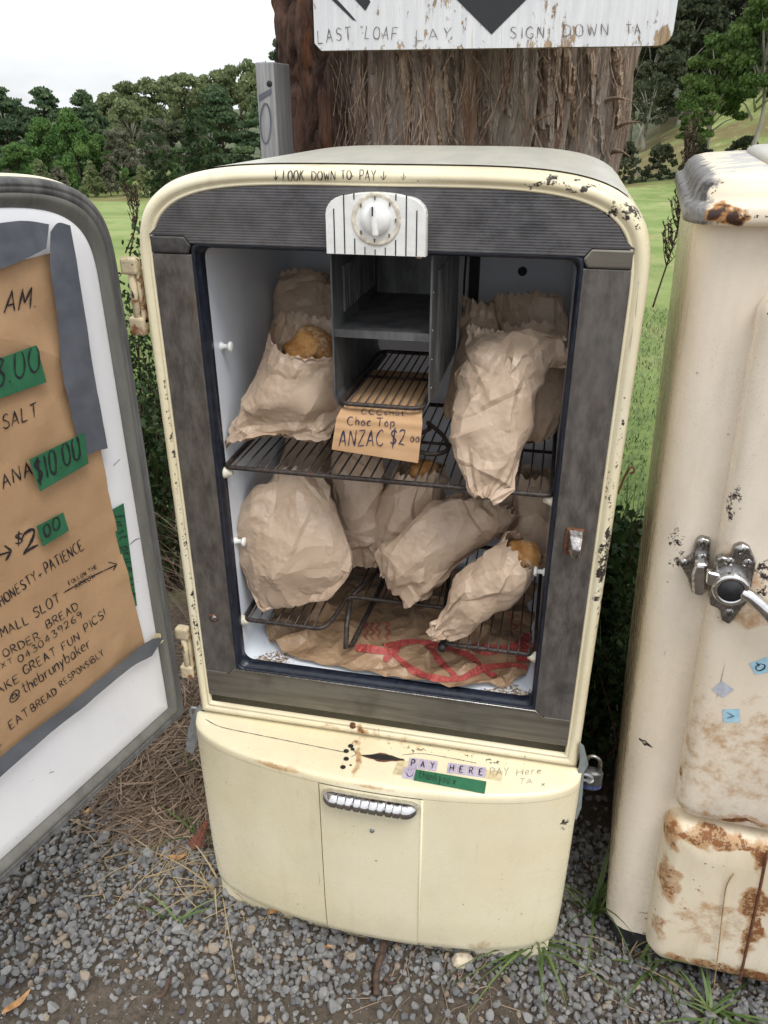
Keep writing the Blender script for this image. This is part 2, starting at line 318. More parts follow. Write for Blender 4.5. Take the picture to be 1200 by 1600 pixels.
    def paper(name, a, b, rough):
        k = NT(name); n = k.noise(9, 5, .65); c = k.mix(k.rng(n, .3, .7), a, b); fb = k.noise((420, 420, 160), 2); c = k.mix(k.math('MULTIPLY', k.rng(fb, .45, .75), .16), c, tuple(q*.6 for q in a))
        # fine creases of handled paper
        wp = k.n('ShaderNodeVectorMath'); wp.operation = 'ADD'; nv = k.n('ShaderNodeTexNoise'); k.L(k.scale(k.pos, 22.0), nv.inputs['Vector']); nv.inputs['Scale'].default_value = 1; sv = k.n('ShaderNodeVectorMath'); sv.operation = 'SCALE'; k.L(nv.outputs['Color'], sv.inputs[0]); sv.inputs['Scale'].default_value = .012; k.L(k.pos, wp.inputs[0]); k.L(sv.outputs[0], wp.inputs[1])
        v1 = k.voro(42, 'F1', wp.outputs[0]); v2 = k.voro(95, 'F1', wp.outputs[0]); msk = k.rng(k.noise(16, 3), .42, .6)
        M[name] = k.fin(c, rough, 0, k.bump(k.math('MULTIPLY', v2, msk), .14, .008, k.bump(k.math('MULTIPLY', v1, msk), .16, .020)), .42)
    paper('kraft', (.44, .325, .232), (.52, .395, .29), .40); paper('kraft_dark', (.31, .195, .115), (.40, .27, .165), .38)
    k = NT('poster_paper'); n = k.noise(6, 5, .65); c = k.mix(k.rng(n, .3, .7), (.40, .248, .133), (.48, .305, .17)); fb = k.noise((300, 300, 300), 2); c = k.mix(k.math('MULTIPLY', k.rng(fb, .5, .8), .2), c, (.3, .18, .09))
    M['poster_paper'] = k.fin(c, .62, 0, k.bump(k.noise(14, 4, .6, dist=.8), .3, .006), .35)
    k = NT('cardboard'); n = k.noise(20, 4); c = k.mix(k.rng(n, .3, .7), (.47, .285, .145), (.56, .35, .19)); M['cardboard'] = k.fin(c, .75, 0, k.bump(k.noise(90, 3), .1, .001), .3)
    k = NT('crust'); n = k.noise(60, 7, .75); c = k.mix(k.rng(n, .36, .62), (.40, .16, .04), (.66, .35, .11)); c = k.mix(k.rng(k.noise(26, 5), .55, .68), c, (.15, .055, .02)); c = k.mix(k.math('MULTIPLY', k.rng(k.noise(180, 6, .8), .47, .60), k.rng(k.noise(20, 4), .50, .62)), c, (.72, .62, .47))
    M['crust'] = k.fin(c, .6, 0, k.bump(n, .6, .004))
    # bark
    k = NT('bark'); x, y, z = k.sep(); lf = k.rng(k.math('ADD', x, k.math('MULTIPLY', k.math('SUBTRACT', k.noise(5, 4), .5), .25)), -.27, -.12)
    fi = k.noise((95, 95, 5), 6, .7, dist=.7); fi2 = k.noise((240, 240, 9), 3, .6); cr = k.noise((26, 26, 10), 6, .75)
    dk = k.mix(k.rng(cr, .35, .65), (.042, .025, .02), (.16, .092, .068)); dk = k.mix(k.math('MULTIPLY', k.rng(k.noise((10, 10, 3.5), 5), .54, .66), .8), dk, (.27, .115, .05))
    lt = k.mix(k.rng(fi, .3, .68), (.115, .075, .055), (.36, .275, .215)); lt = k.mix(k.math('MULTIPLY', k.rng(k.noise((14, 14, 1.6), 4), .38, .58), .8), lt, (.37, .335, .30)); lt = k.mix(k.math('MULTIPLY', k.rng(k.noise((17, 17, 2.2), 4), .55, .68), .65), lt, (.24, .12, .065))
    lt = k.mix(k.rng(fi2, .55, .75, 0, .5), lt, (.05, .03, .022))
    c = k.mix(lf, dk, lt); M['bark'] = k.fin(c, .9, 0, k.bump(fi, .8, .012, k.bump(fi2, .5, .003)), .2)
    k = NT('fibre'); fi = k.noise((200, 200, 12), 4); c = k.mix(k.rng(fi, .3, .7), (.15, .09, .06), (.42, .33, .25)); M['fibre'] = k.fin(c, .9, 0, None, .2)
    # painted plywood
    k = NT('sign_white'); g = k.noise((70, 70, 5), 6, .7); c = k.mix(k.rng(g, .35, .7), (.60, .61, .63), (.74, .745, .75))
    ed = k.math('ADD', k.math('MULTIPLY', k.blob((SIGN_X1-.012, SIGN_Y, SIGN_Z0+.012), (.03, .1, .03)), .16), k.rng(k.sep()[2], SIGN_Z0, SIGN_Z0+.02, .07, 0.0)); pl = k.rng(k.math('ADD', ed, k.math('MULTIPLY', k.math('ADD', k.noise((60, 60, 22), 6, .75), k.math('MULTIPLY', k.noise(9, 3), .6)), 1.0)), .90, .94)
    c = k.mix(pl, c, k.mix(k.rng(g, .4, .6), (.24, .16, .09), (.42, .32, .21))); cr = k.rng(g, .60, .66); c = k.mix(k.math('MULTIPLY', cr, .6), c, (.32, .29, .25))
    M['sign_white'] = k.fin(c, .6, 0, k.bump(k.math('SUBTRACT', g, pl), .5, .002), .3)
    k = NT('sign_black'); g = k.noise((80, 80, 5), 6, .7); c = k.mix(k.rng(g, .62, .70), (.018, .019, .022), (.10, .09, .08)); M['sign_black'] = k.fin(c, .5, 0, k.bump(g, .4, .0015))
    k = NT('grey_wood'); g = k.noise((110, 110, 6), 6, .7); c = k.mix(k.rng(g, .3, .7), (.20, .20, .21), (.35, .35, .35)); c = k.mix(k.rng(k.noise((30, 30, 7), 4), .6, .72, 0, .6), c, (.25, .22, .16)); M['grey_wood'] = k.fin(c, .8, 0, k.bump(g, .4, .002), .3)
    k = NT('ply_edge'); g = k.noise((30, 30, 160), 4); c = k.mix(k.rng(g, .35, .65), (.20, .15, .075), (.40, .31, .17)); M['ply_edge'] = k.fin(c, .85, 0, None, .2)
    # ground
    k = NT('ground'); x, y, z = k.sep(); n = k.noise(70, 8, .75); d = k.mix(k.rng(n, .3, .7), (.050, .040, .030), (.125, .10, .078)); d = k.mix(k.rng(k.voro(260), .1, .3, .7, 0), d, (.16, .145, .125))
    gn = k.noise((.35, .35, .35), 6, .6); g1 = k.mix(k.rng(gn, .35, .65), (.135, .195, .05), (.22, .275, .095)); g1 = k.mix(k.math('MULTIPLY', k.rng(k.noise((.9, .22, .5), 5, .65), .52, .7), .7), g1, (.27, .28, .12)); g1 = k.mix(k.math('MULTIPLY', k.rng(k.noise((2.6, 1.1, 1), 5, .7), .5, .7), .6), g1, (.10, .15, .04))
    far = k.rng(y, 92, 104); hill = k.rng(y, 52, 58); g1 = k.mix(k.math('MULTIPLY', hill, k.rng(k.noise(.12, 4), .4, .6)), g1, (.14, .115, .05))
    g1 = k.mix(k.math('MULTIPLY', k.rng(k.noise((1.1, .5, 1), 6, .72), .53, .68), .65), g1, (.31, .27, .13)); g1 = k.mix(far, g1, k.mix(k.rng(k.noise(.3, 5, .7), .35, .65), (.045, .06, .03), (.10, .115, .06)))
    edge = k.rng(k.math('ADD', y, k.math('MULTIPLY', k.noise(1.4, 4), 1.4)), 1.7, 2.3)
    M['ground'] = k.fin(k.mix(edge, d, g1), .92, 0, k.bump(n, .6, .006), .2)
    # gravel: colour varies stone by stone
    k = NT('gravel'); at = k.n('ShaderNodeAttribute'); at.attribute_name = 'tint'; v = at.outputs['Fac']
    c = k.mix(v, (.125, .125, .126), (.265, .262, .256)); c = k.mix(k.rng(v, .90, .93), c, (.27, .22, .17)); c = k.mix(k.math('MULTIPLY', k.rng(v, .04, .0), .7), c, (.07, .06, .09)); n = k.noise(160, 5, .7); c = k.mix(k.math('MULTIPLY', k.rng(n, .5, .7), .35), c, (.06, .055, .05)); c = k.mix(k.math('MULTIPLY', k.rng(k.noise(40, 3), .5, .7), .3), c, (.20, .18, .15))
    M['gravel'] = k.fin(c, .92, 0, k.bump(n, .35, .001), .3)
    plain('pale_stone', (.45, .39, .29), .85, 0, .35, 70, bumpst=.5); plain('twig', (.075, .045, .032), .85, 0, .4, 90, bumpst=.4); plain('dry_leaf', (.36, .19, .075), .7, 0, .35, 60); plain('fern', (.15, .045, .025), .8, 0, .4, 60)
    def blades(name, a, b, rough=.55):
        k = NT(name); at = k.n('ShaderNodeAttribute'); at.attribute_name = 'tint'; c = k.mix(at.outputs['Fac'], a, b); M[name] = k.fin(c, rough, 0, None, .35)
        M[name].use_backface_culling = False; k.b.inputs['Subsurface Weight'].default_value = 0
    blades('needle', (.10, .062, .042), (.34, .25, .18), .75); blades('grass', (.05, .09, .022), (.13, .185, .06)); blades('shaded_grass', (.02, .045, .014), (.07, .125, .035)); blades('straw', (.26, .19, .10), (.40, .31, .18), .7); blades('weed', (.04, .026, .018), (.09, .055, .035), .8)  # gap grass: greens darkened to put the gap's shade into the colour
    def leaf(name, a, b, sc=.5):
        k = NT(name); at = k.n('ShaderNodeAttribute'); at.attribute_name = 'tint'; c = k.mix(at.outputs['Fac'], a, b); n = k.noise(sc, 3); c = k.mix(k.math('MULTIPLY', k.rng(n, .4, .65), .55), c, tuple(q*.55 for q in a))
        k.fin(c, .6, 0, None, .25); tr = k.n('ShaderNodeBsdfTranslucent'); k.L(c, tr.inputs['Color']); ad = k.n('ShaderNodeMixShader'); ad.inputs[0].default_value = .25
        k.t.links.new(k.b.outputs[0], ad.inputs[1]); k.t.links.new(tr.outputs[0], ad.inputs[2]); k.t.links.new(ad.outputs[0], k.o.inputs[0]); M[name] = k.m
    leaf('gum_leaf', (.14, .18, .075), (.28, .31, .16)); leaf('cypress_leaf', (.060, .105, .055), (.155, .22, .10)); leaf('bright_leaf', (.075, .165, .045), (.18, .28, .08)); leaf('grey_leaf', (.13, .135, .09), (.24, .235, .17)); leaf('dark_leaf', (.02, .042, .014), (.06, .10, .03), 9)
    leaf('lime_leaf', (.06, .115, .025), (.155, .22, .06)); leaf('forest_leaf', (.050, .066, .036), (.12, .135, .07))
    k = NT('gum_trunk'); n = k.noise((2, 2, .5), 4); M['gum_trunk'] = k.fin(k.mix(k.rng(n, .35, .65), (.26, .235, .20), (.48, .45, .40)), .8)
    plain('dark_trunk', (.075, .058, .045), .9, 0, .35, 3)
# ------------------------------------------------------------------ frame of the second fridge (leans a little, turned a little)
_b, _l = R(5), R(2.2)
EZ = np.array([-math.sin(_l), 0, math.cos(_l)]); EY = np.array([math.sin(_b), math.cos(_b), 0]); EY = EY-EZ*np.dot(EY, EZ); EY /= np.linalg.norm(EY); EX = np.cross(EY, EZ)
P2 = np.array([.428, .02, G])
def W2(x, y, z): return P2+EX*x+EY*y+EZ*z
def W2a(v): v = np.asarray(v, float); return P2+v[:, :1]*EX+v[:, 1:2]*EY+v[:, 2:]*EZ
def p2(px, d=0.0): return onplane(px, P2-EY*d, EY)
WEAR2_CHIPS = [(W2(.02, .02, 1.36), (.12, .3, .016), .7), (W2(.02, 0, 1.335), (.03, .12, .035), .85), (p2((1060, 860)), (.03, .03, .07), .8), (p2((1085, 990), .04), (.025, .03, .06), .72), (p2((1142, 800), .04), (.016, .03, .06), .82), (p2((1195, 500), .04), (.03, .03, .03), .9), (p2((1195, 900), .04), (.02, .03, .08), .82), (p2((1010, 1165)), (.02, .03, .01), 1.0), (p2((1150, 640), .04), (.06, .03, .3), .5), (p2((985, 1460)), (.07, .05, .035), .72), (p2((1005, 1440)), (.03, .05, .08), .68), (p2((960, 1300)), (.03, .05, .1), .58),
               (p2((1020, 700)), (.02, .05, .3), .55), (p2((1165, 280), .02), (.05, .05, .016), .78)]
WEAR2_RUST = [(p2((1130, 335), .02), (.035, .05, .02), 1.0), (p2((1090, 1033), .04), (.022, .03, .018), 1.0), (p2((1155, 1285), .04), (.05, .03, .013), 1.0), (p2((1165, 960), .04), (.05, .05, .04), .62), (p2((1060, 1220), .04), (.012, .04, .06), .72), (p2((1150, 1280), .04), (.2, .05, .02), .66), (p2((1120, 1180), .04), (.25, .05, .2), .44), (p2((1180, 1150), .04), (.2, .05, .08), .5), (p2((1140, 905), .04), (.07, .05, .085), .58)]
WEAR3_CHIPS = [(p2((1100, 1400), .045), (.15, .1, .2), .46), (p2((1020, 1420), .045), (.02, .1, .15), .58)]
WEAR3_RUST = [(p2((1120, 1318), .045), (.16, .1, .022), 0.85), (p2((1050, 1310), .045), (.03, .1, .05), 0.79), (p2((1045, 1380), .045), (.03, .1, .08), 0.77), (p2((1035, 1450), .045), (.02, .1, .06), 0.69), (p2((1180, 1410), .045), (.05, .1, .05), 0.87), (p2((1175, 1450), .045), (.022, .1, .12), 0.85), (p2((1125, 1510), .045), (.09, .1, .022), 0.81), (p2((1190, 1530), .045), (.08, .1, .03), 0.92), (p2((1060, 1500), .045), (.05, .1, .018), 0.79), (p2((1190, 1340), .045), (.02, .1, .05), 0.87), (p2((1110, 1440), .045), (.1, .1, .1), 0.53)]
SIGN_Y = .60
SIGN_Z0 = float(onY((770, 76), SIGN_Y)[2])
SIGN_X1 = float(onY((1049, 71), SIGN_Y)[0])
build_mats()
# ------------------------------------------------------------------ ground: one sheet to the horizon, falling gently away behind the fridges
def gz(x, y):
    x = np.asarray(x, float); y = np.asarray(y, float)
    sl_ = .060+.027*np.clip(-x/(.55*np.maximum(y, 8.0)), 0, 1)*np.clip((y-6)/30, 0, 1)
    z = G - sl_*np.clip(y-1.1, 0, 58) - .02*np.clip(y-59, 0, 60)
    hr = np.clip((x-2-.02*y)/60, 0, 1.6)                       # the wooded hill on the right
    z = z + np.clip(y-50, 0, 70)*.42*np.clip(hr*2.2, 0, 1) + np.clip(y-108, 0, 90)*.052
    return z
def rough(x, y): 
    p = np.stack([x, y, 0*x], -1); return .012*fbm(p*3.0, 3, 3)*np.clip(1.2-np.abs(y)/8, .0, 1)+.004*vnoise(p*22, 5)*np.clip(1-np.abs(y)/2.5, 0, 1) + np.clip((y-4)/20, 0, 1)*.12*fbm(p*.25, 3, 8)
xs = np.concatenate([-np.geomspace(700, 1.6, 46), np.linspace(-1.5, 1.5, 121), np.geomspace(1.6, 700, 46)])
ys = np.concatenate([-np.geomspace(400, 1.2, 22), np.linspace(-1.1, 1.5, 105), np.geomspace(1.6, 900, 90)])
GX, GY = np.meshgrid(xs, ys)
gv = np.stack([GX, GY, gz(GX, GY)+rough(GX, GY)-.004], -1).reshape(-1, 3); nx = len(xs)
gf = [(j*nx+i, j*nx+i+1, (j+1)*nx+i+1, (j+1)*nx+i) for j in range(len(ys)-1) for i in range(nx-1)]
ground = mk('ground', (gv, gf), M['ground']); ground['kind'] = 'structure'
GB = BVHTree.FromPolygons(gv.tolist(), gf)
def gh(x, y):
    h = GB.ray_cast(Vector((x, y, 300)), Vector((0, 0, -1))); return h[0].z if h[0] else G
def settint(o, t):
    a = o.data.attributes.new('tint', 'FLOAT', 'FACE'); a.data.foreach_set('value', np.asarray(t, np.float32))
# ------------------------------------------------------------------ gravel: real stones, joined (nobody could count them)
def stone_shapes(n, sub=2):
    out = []
    for k in range(n):
        bm = bmesh.new(); bmesh.ops.create_icosphere(bm, subdivisions=sub, radius=1)
        v = np.array([q.co[:] for q in bm.verts]); f = [[q.index for q in p.verts] for p in bm.faces]; bm.free()
        pl = RNG.normal(size=(11, 3)); pl /= np.linalg.norm(pl, axis=1)[:, None]; dd = RNG.uniform(.48, .86, 11)
        for a, d in zip(pl, dd):                              # cut facets: crushed rock has flat broken faces
            s = v@a; v = v-np.clip(s-d, 0, None)[:, None]*a
        v *= np.array([1.0, RNG.uniform(.65, .95), RNG.uniform(.5, .8)]); out.append((v, np.array(f)))
    return out
def scatter(shapes, P, size, seed=1):
    r = np.random.default_rng(seed); V = []; F = []; T = []; n = 0
    for p, s in zip(P, size):
        v, f = shapes[r.integers(len(shapes))]; q = r.normal(size=4); q[1:3] *= .45; q /= np.linalg.norm(q); w_, x_, y_, z_ = q[3], q[1], q[2], q[0]
        A = np.array([[1-2*(y_*y_+z_*z_), 2*(x_*y_-z_*w_), 2*(x_*z_+y_*w_)], [2*(x_*y_+z_*w_), 1-2*(x_*x_+z_*z_), 2*(y_*z_-x_*w_)], [2*(x_*z_-y_*w_), 2*(y_*z_+x_*w_), 1-2*(x_*x_+y_*y_)]])
        V.append(v@A.T*s+p); F.append(f+n); T.append(np.full(len(f), r.random())); n += len(v)
    return np.concatenate(V), np.concatenate(F), np.concatenate(T)
def infoot(x, y): return ((abs(x) < .30) and y > .0) or (x > .5 and x < 1.1 and y > .06)
P = []; SZ = []
cell = .0128
for gx in np.arange(-1.35, 1.25, cell):
    for gy in np.arange(-.62, .62, cell):
        x = gx+RNG.uniform(-.5, .5)*cell; y = gy+RNG.uniform(-.5, .5)*cell
        if infoot(x, y): continue
        # gravel is thick by the fridges, thin where the bare track begins; none under the dry litter or behind
        edge = -.17+.05*math.sin(x*5.1+1)+.035*math.sin(x*13)+(.06 if x > .2 else 0)
        dn = np.clip(1.0-(edge-y)/.10, .38, 1)
        lit = ((x+.52)/.23)**2+((y-.38)/.27)**2
        if lit < 1: dn *= .12
        if y > .30: dn *= .25
        if RNG.random() > dn: continue
        s = float(np.clip(RNG.lognormal(math.log(.0081), .28), .0045, .016)); P.append((x, y, gh(x, y)+s*.45)); SZ.append(s)
        if RNG.random() < .62 and dn > .7: s2 = s*RNG.uniform(.6, 1.0); P.append((x+RNG.uniform(-1, 1)*cell, y+RNG.uniform(-1, 1)*cell, gh(x, y)+s*1.1)); SZ.append(s2)
v, f, t = scatter(stone_shapes(26), P, SZ, 3)
gravel = mk('gravel', (v, f), M['gravel'], smooth=False); gravel['kind'] = 'stuff'; settint(gravel, t); tag(gravel, 'crushed grey gravel spread in front of the two fridges', 'gravel')
P = []; SZ = []
for i in range(9000):
    x = RNG.uniform(-1.2, 1.2); y = RNG.uniform(-.6, .1)
    if infoot(x, y): continue
    s = RNG.uniform(.0012, .0038); P.append((x, y, gh(x, y)+s*.3)); SZ.append(s)
v, f, t = scatter(stone_shapes(8, 1), P, SZ, 4)
grit = mk('grit', (v, f), M['gravel'], smooth=False); grit['kind'] = 'stuff'; settint(grit, t); tag(grit, 'fine grit scattered over the bare earth of the track', 'grit')
# ------------------------------------------------------------------ ribbons: needles, grass
def blade(p, d, up, ln, wd, bend, seg=5, taper=True):
    d = np.asarray(d, float); t = np.linspace(0, 1, seg+1)[:, None]
    P = np.asarray(p)+t*ln*(np.asarray(up)*1.0)+(t**2)*ln*bend*d; P[:, 2] -= (t[:, 0]**3)*ln*bend*.45
    s = np.cross(d, up); s = s/(np.linalg.norm(s)+1e-9); wv = wd*((1-t[:, 0]**2) if taper else np.ones(seg+1)); wv = np.maximum(wv, wd*.06)
    return ribbon(P, wv, side=np.broadcast_to(s, P.shape))
def litter(name, label, n, cx, cy, rx, ry, m, l0, l1, wd, hump, seed, cat='litter'):
    r = np.random.default_rng(seed); gs = []; T = []
    for i in range(n):
        a = r.uniform(0, 2*math.pi); q = math.sqrt(r.random()); x = cx+rx*q*math.cos(a); y = cy+ry*q*math.sin(a)
        if abs(x) < .325 and y > -.02: continue
        th = r.normal(.9, .9); ln = r.uniform(l0, l1); dx = np.array([math.cos(th), math.sin(th)])
        h = gh(x, y)+hump*(1-q*q)*r.uniform(.1, 1)+.002; t = np.linspace(-.5, .5, 5); cv = r.normal(0, .10)*ln
        P = np.stack([x+dx[0]*t*ln-dx[1]*cv*(t*t*4), y+dx[1]*t*ln+dx[0]*cv*(t*t*4), h+t*r.normal(0, .16)*ln+0*t], -1)
        g = ribbon(P, wd*r.uniform(.6, 1.5), nrm=np.array([r.normal(0, .5), r.normal(0, .5), 1.0])); gs.append(g); T += [r.random()]*len(g[1])
    o = mk(name, merge(gs), m); settint(o, T); o['kind'] = 'stuff'; tag(o, label, cat); return o
litter('needle_litter', 'heap of dry brown pine needles between the open door and the fridge', 4600, -.52, .36, .25, .30, M['needle'], .06, .20, .0025, .055, 5)
litter('dry_straw', 'sparse dry straws lying over the gravel along the fridge base', 190, -.40, .04, .26, .14, M['straw'], .05, .20, .0016, .012, 6, 'straw')
litter('fallen_needles', 'loose dead needles strewn over the gravel by the second fridge', 170, .45, -.1, .5, .16, M['needle'], .03, .10, .0014, .008, 9)
blades_dark = True
def tuft(label, px, n, ln, spread, m='grass', seed=0, wd=.0068, lean=(0, 0), name='grass_tuft', loc=None, group=None):
    r = np.random.default_rng(seed); p = onG(px) if loc is None else np.array(loc, float); p[2] = gh(p[0], p[1]); gs = []; T = []
    for i in range(n):
        a = r.uniform(0, 2*math.pi); d = np.array([math.cos(a)+lean[0], math.sin(a)+lean[1], 0]); d /= np.linalg.norm(d)+1e-9; s = r.uniform(.2, 1)*spread
        up = np.array([d[0]*s*.55, d[1]*s*.55, 1.0]); up /= np.linalg.norm(up)
        g = blade(p+np.array([r.normal(0, .008), r.normal(0, .008), -.002]), d, up, ln*r.uniform(.45, 1.1), wd*r.uniform(.6, 1.2), s*r.uniform(.5, 1.1), 7); gs.append(g); T += [r.random()]*len(g[1])
    o = mk(name, merge(gs), M[m], org=p); settint(o, T); return tag(o, label, 'grass', group)
tuft('green grass tuft at the front corner of the cream drawer base', (835, 1478), 26, .15, 1.5, seed=1, lean=(-.3, -.9))
tuft('tall green grass tuft in the gap between the two fridges', (925, 1425), 26, .19, 1.0, seed=2, lean=(.3, -.2))
tuft('low grass clump in front of the black foot of the second fridge', (1010, 1520), 12, .11, 1.3, seed=3)
tuft('green grass clump under the rusty lower panel of the second fridge', (1110, 1585), 26, .085, 1.6, seed=4)
tuft('thin grass sprout beside the hinge side of the fridge base', (318, 1315), 8, .10, 1.1, seed=5, lean=(-.3, 0))
tuft('sparse grass sprout rising from gravel below the straw', (275, 1440), 6, .085, 1.4, seed=6)
tuft('grass clump among the dry needles behind the hasp', (315, 1230), 14, .10, 1.2, seed=7)
tuft('bent dry grass stalks lying beside the low grass clump', (985, 1500), 7, .15, 1.7, m='straw', seed=8, wd=.003, lean=(.4, -.5))
tuft('dry straw tuft by the hinge-side corner of the fridge base', (345, 1395), 9, .14, 1.7, m='straw', seed=9, wd=.004, lean=(0, -.6))
for k, (px, ln) in enumerate([((1003, 1310), .09), ((975, 1390), .12)]): pass
# long grass standing in the dark gap behind, between the fridges
for k, (x, y, n, ln) in enumerate([(.41, .70, 70, .62), (.47, .80, 70, .62), (.37, .85, 60, .6), (.50, .95, 60, .55), (.43, 1.0, 60, .5)]):
    tuft('tall rank grass clump growing behind the gap between the fridges', None, n, ln, .75, seed=20+k, wd=.010, m='shaded_grass', name='grass_clump', loc=(x, y, 0), group='grass clumps behind the gap')
# field grass, near part
r_ = np.random.default_rng(12); gs = []; T = []
for i in range(14000):
    y = 1.9+5.5*r_.random()**1.6; x = .45+r_.uniform(-.9, .9)+.12*(y-1.9)
    if i % 4 == 0: x = -.55-.30*(y-1.0)+r_.uniform(-1.2, .8)
    p = np.array([x, y, gh(x, y)-.004]); a = r_.uniform(0, 6.28); d = np.array([math.cos(a), math.sin(a), 0]); g = blade(p, d, np.array([d[0]*.3, d[1]*.3, .95]), r_.uniform(.03, .075), .006, r_.uniform(.3, .9), 2); gs.append(g); T += [r_.random()]*len(g[1])
fg = mk('field_grass', merge(gs), M['grass']); settint(fg, T); fg['kind'] = 'stuff'; tag(fg, 'short green paddock grass beyond the gap between the fridges', 'grass')
# ------------------------------------------------------------------ the open cream fridge
FR = thing('open_fridge', 'old cream fridge standing open, filled with paper bags of bread', 'fridge', (0, .25, G))
A0, ZC, ZT, ZB = .335, .62, .803, -.107
def topz(x, i=0.0):
    a = A0-i; q = np.clip(np.abs(x)/a, 0, 1)**4.6; return ZC+(ZT-ZC-i)*(1-q)**(1/4.6)
def ring(i, zb=None):
    a = A0-i; zb = ZB+i if zb is None else zb; z0 = zb
    L_ = [(-a, z) for z in np.linspace(z0+.002, ZC, 14, endpoint=False)]
    t = np.linspace(math.pi, 0, 72); e = 2/4.6
    Cv = [(a*np.sign(math.cos(u))*abs(math.cos(u))**e, ZC+(ZT-ZC-i)*abs(math.sin(u))**e) for u in t]
    Rt = [(a, z) for z in np.linspace(ZC, z0+.002, 14)[1:]]
    Bt = [(x, z0) for x in np.linspace(a-.002, -a+.002, 22)]
    return np.array(L_+Cv+Rt+Bt)
def r3(i, y, zb=None): q = ring(i, zb); return np.stack([q[:, 0], np.full(len(q), y), q[:, 1]], -1)
prof = [(.05, .575), (.012, .57), (.004, .56), (.0, .54), (0, .30), (0, .06), (.0005, .022), (.003, .008), (.007, .001), (.011, -.001), (.0155, .000), (.0175, .004), (.0185, .0045), (.020, .002), (.0225, .003), (.024, .010)]
cab = mk('cabinet', loft([r3(i, y) for i, y in prof], True, cap0=True), M['cream'], FR, bv=True)
# worn grey skin on the crown of the cabinet (1.5 mm proud)
cols = np.linspace(-.300, .300, 41); rows = np.linspace(.030, .54, 10)
tv = np.array([(x*(.985 if 0 else 1), y, topz(x)+.0015) for y in rows for x in cols]); tf = [(j*41+i, j*41+i+1, (j+1)*41+i+1, (j+1)*41+i) for j in range(9) for i in range(40)]
mk('top_skin', (tv, tf), M['top_paint'], FR)
# lower case behind the bowed front
lc = mk('lower_case', merge([box(-.333, .333, .004, .56, -.530, -.1075)]), M['cream'], FR, smooth=False, bv=True); bevel(lc, .012, 3)
mk('plinth', loft([[(x, -.02-.030*math.sqrt(max(0, 1-(x/.325)**2)), z) for x in np.linspace(-.325, .325, 40)]+[(.325, .5, z), (-.325, .5, z)] for z in (G-.02, -.545, -.520)], True, False, True), M['cream'], FR, smooth=False)
# ---- face trim
def plate(poly_xz, y, th, name, m, bw=.0012):
    n = len(poly_xz); a = [(x, y, z) for x, z in poly_xz]; b = [(x, y+th, z) for x, z in poly_xz]
    g = loft([a, b], True, cap0=True, cap1=True); o = mk(name, g, m, FR, smooth=False, bv=True); 
    if bw: bevel(o, bw, 2)
    return o
IN = .0235; XO = A0-IN; XI = .2545; OT = .7065
xs_ = np.linspace(-XO, XO, 60)
top_poly = [(x, max(.7165, float(topz(x, IN)))) for x in xs_]+[(XO, .716), (.262, .716), (.254, OT), (-.254, OT), (-.262, .716), (-XO, .716)]
plate(top_poly, .002, .008, 'top_trim', M['trim_top'])
for s in (-1, 1):
    pl = [(s*XO, .692), (s*XI, .692), (s*XI, .003), (s*(XI+.012), -.008), (s*XO, -.008)]
    plate(pl if s < 0 else pl[::-1], .003, .008, 'side_trim', M['trim_side'])
    ch = [(s*XO, .7155), (s*.2620, .7155), (s*.2530, .7035), (s*.2590, .6925), (s*XO, .6925)]
    o = plate(ch if s < 0 else ch[::-1], .0012, .008, 'corner_clip', M['trim_plain'] if s > 0 else M['trim_dark'], .0028)
plate([(-XO, -.0085), (-.2665, -.0085), (-.2545, .0025), (.2545, .0025), (.2665, -.0085), (XO, -.0085), (XO, -.063), (-XO, -.063)][::-1], .003, .008, 'sill_trim', M['trim_plain'])
# bright bead along the sill edge
mk('sill_bead', tube([(-.27, .001, -.0085), (-.2555, .001, .003), (.2555, .001, .003), (.27, .001, -.0085)], .0013, 6), M['dull_chrome'], FR)
# ---- navy breaker strip round the mouth and the white liner
def rr(ix, y, r=.026, zt=OT): q = rrect(-.2545+ix, .2545-ix, .0+ix, zt-ix, r, 6); return np.stack([q[:, 0], np.full(len(q), y), q[:, 1]], -1)
mk('breaker_strip', loft([rr(-.004, .0105, .010), rr(.0, .004, .010), rr(.0028, .003, .011), rr(.0042, .006, .012), rr(.0036, .012, .012), rr(.0066, .014, .014), rr(.0070, .03, .016), rr(.003, .034, .016)]), M['navy'], FR)
lin = mk('liner', loft([rr(.0055, .031, .02), rr(.0058, .10, .028), rr(.006, .30, .032), rr(.008, .372, .034), rr(.014, .392, .034), rr(.026, .402, .03), rr(.05, .404, .02)], True, cap1=True), M['liner'], FR, bv=True)
# dark duct strip and bulb hole on the back wall
mk('duct_strip', box(.075, .092, .394, .4035, .40, .69), M['black'], FR, smooth=False)
mk('bulb_hole', lathe([(.0, .0012), (.0072, .0012), (.008, .001), (.008, -.004)], (.165, .4035, .615), (0, -1, 0), 16), M['black'], FR)
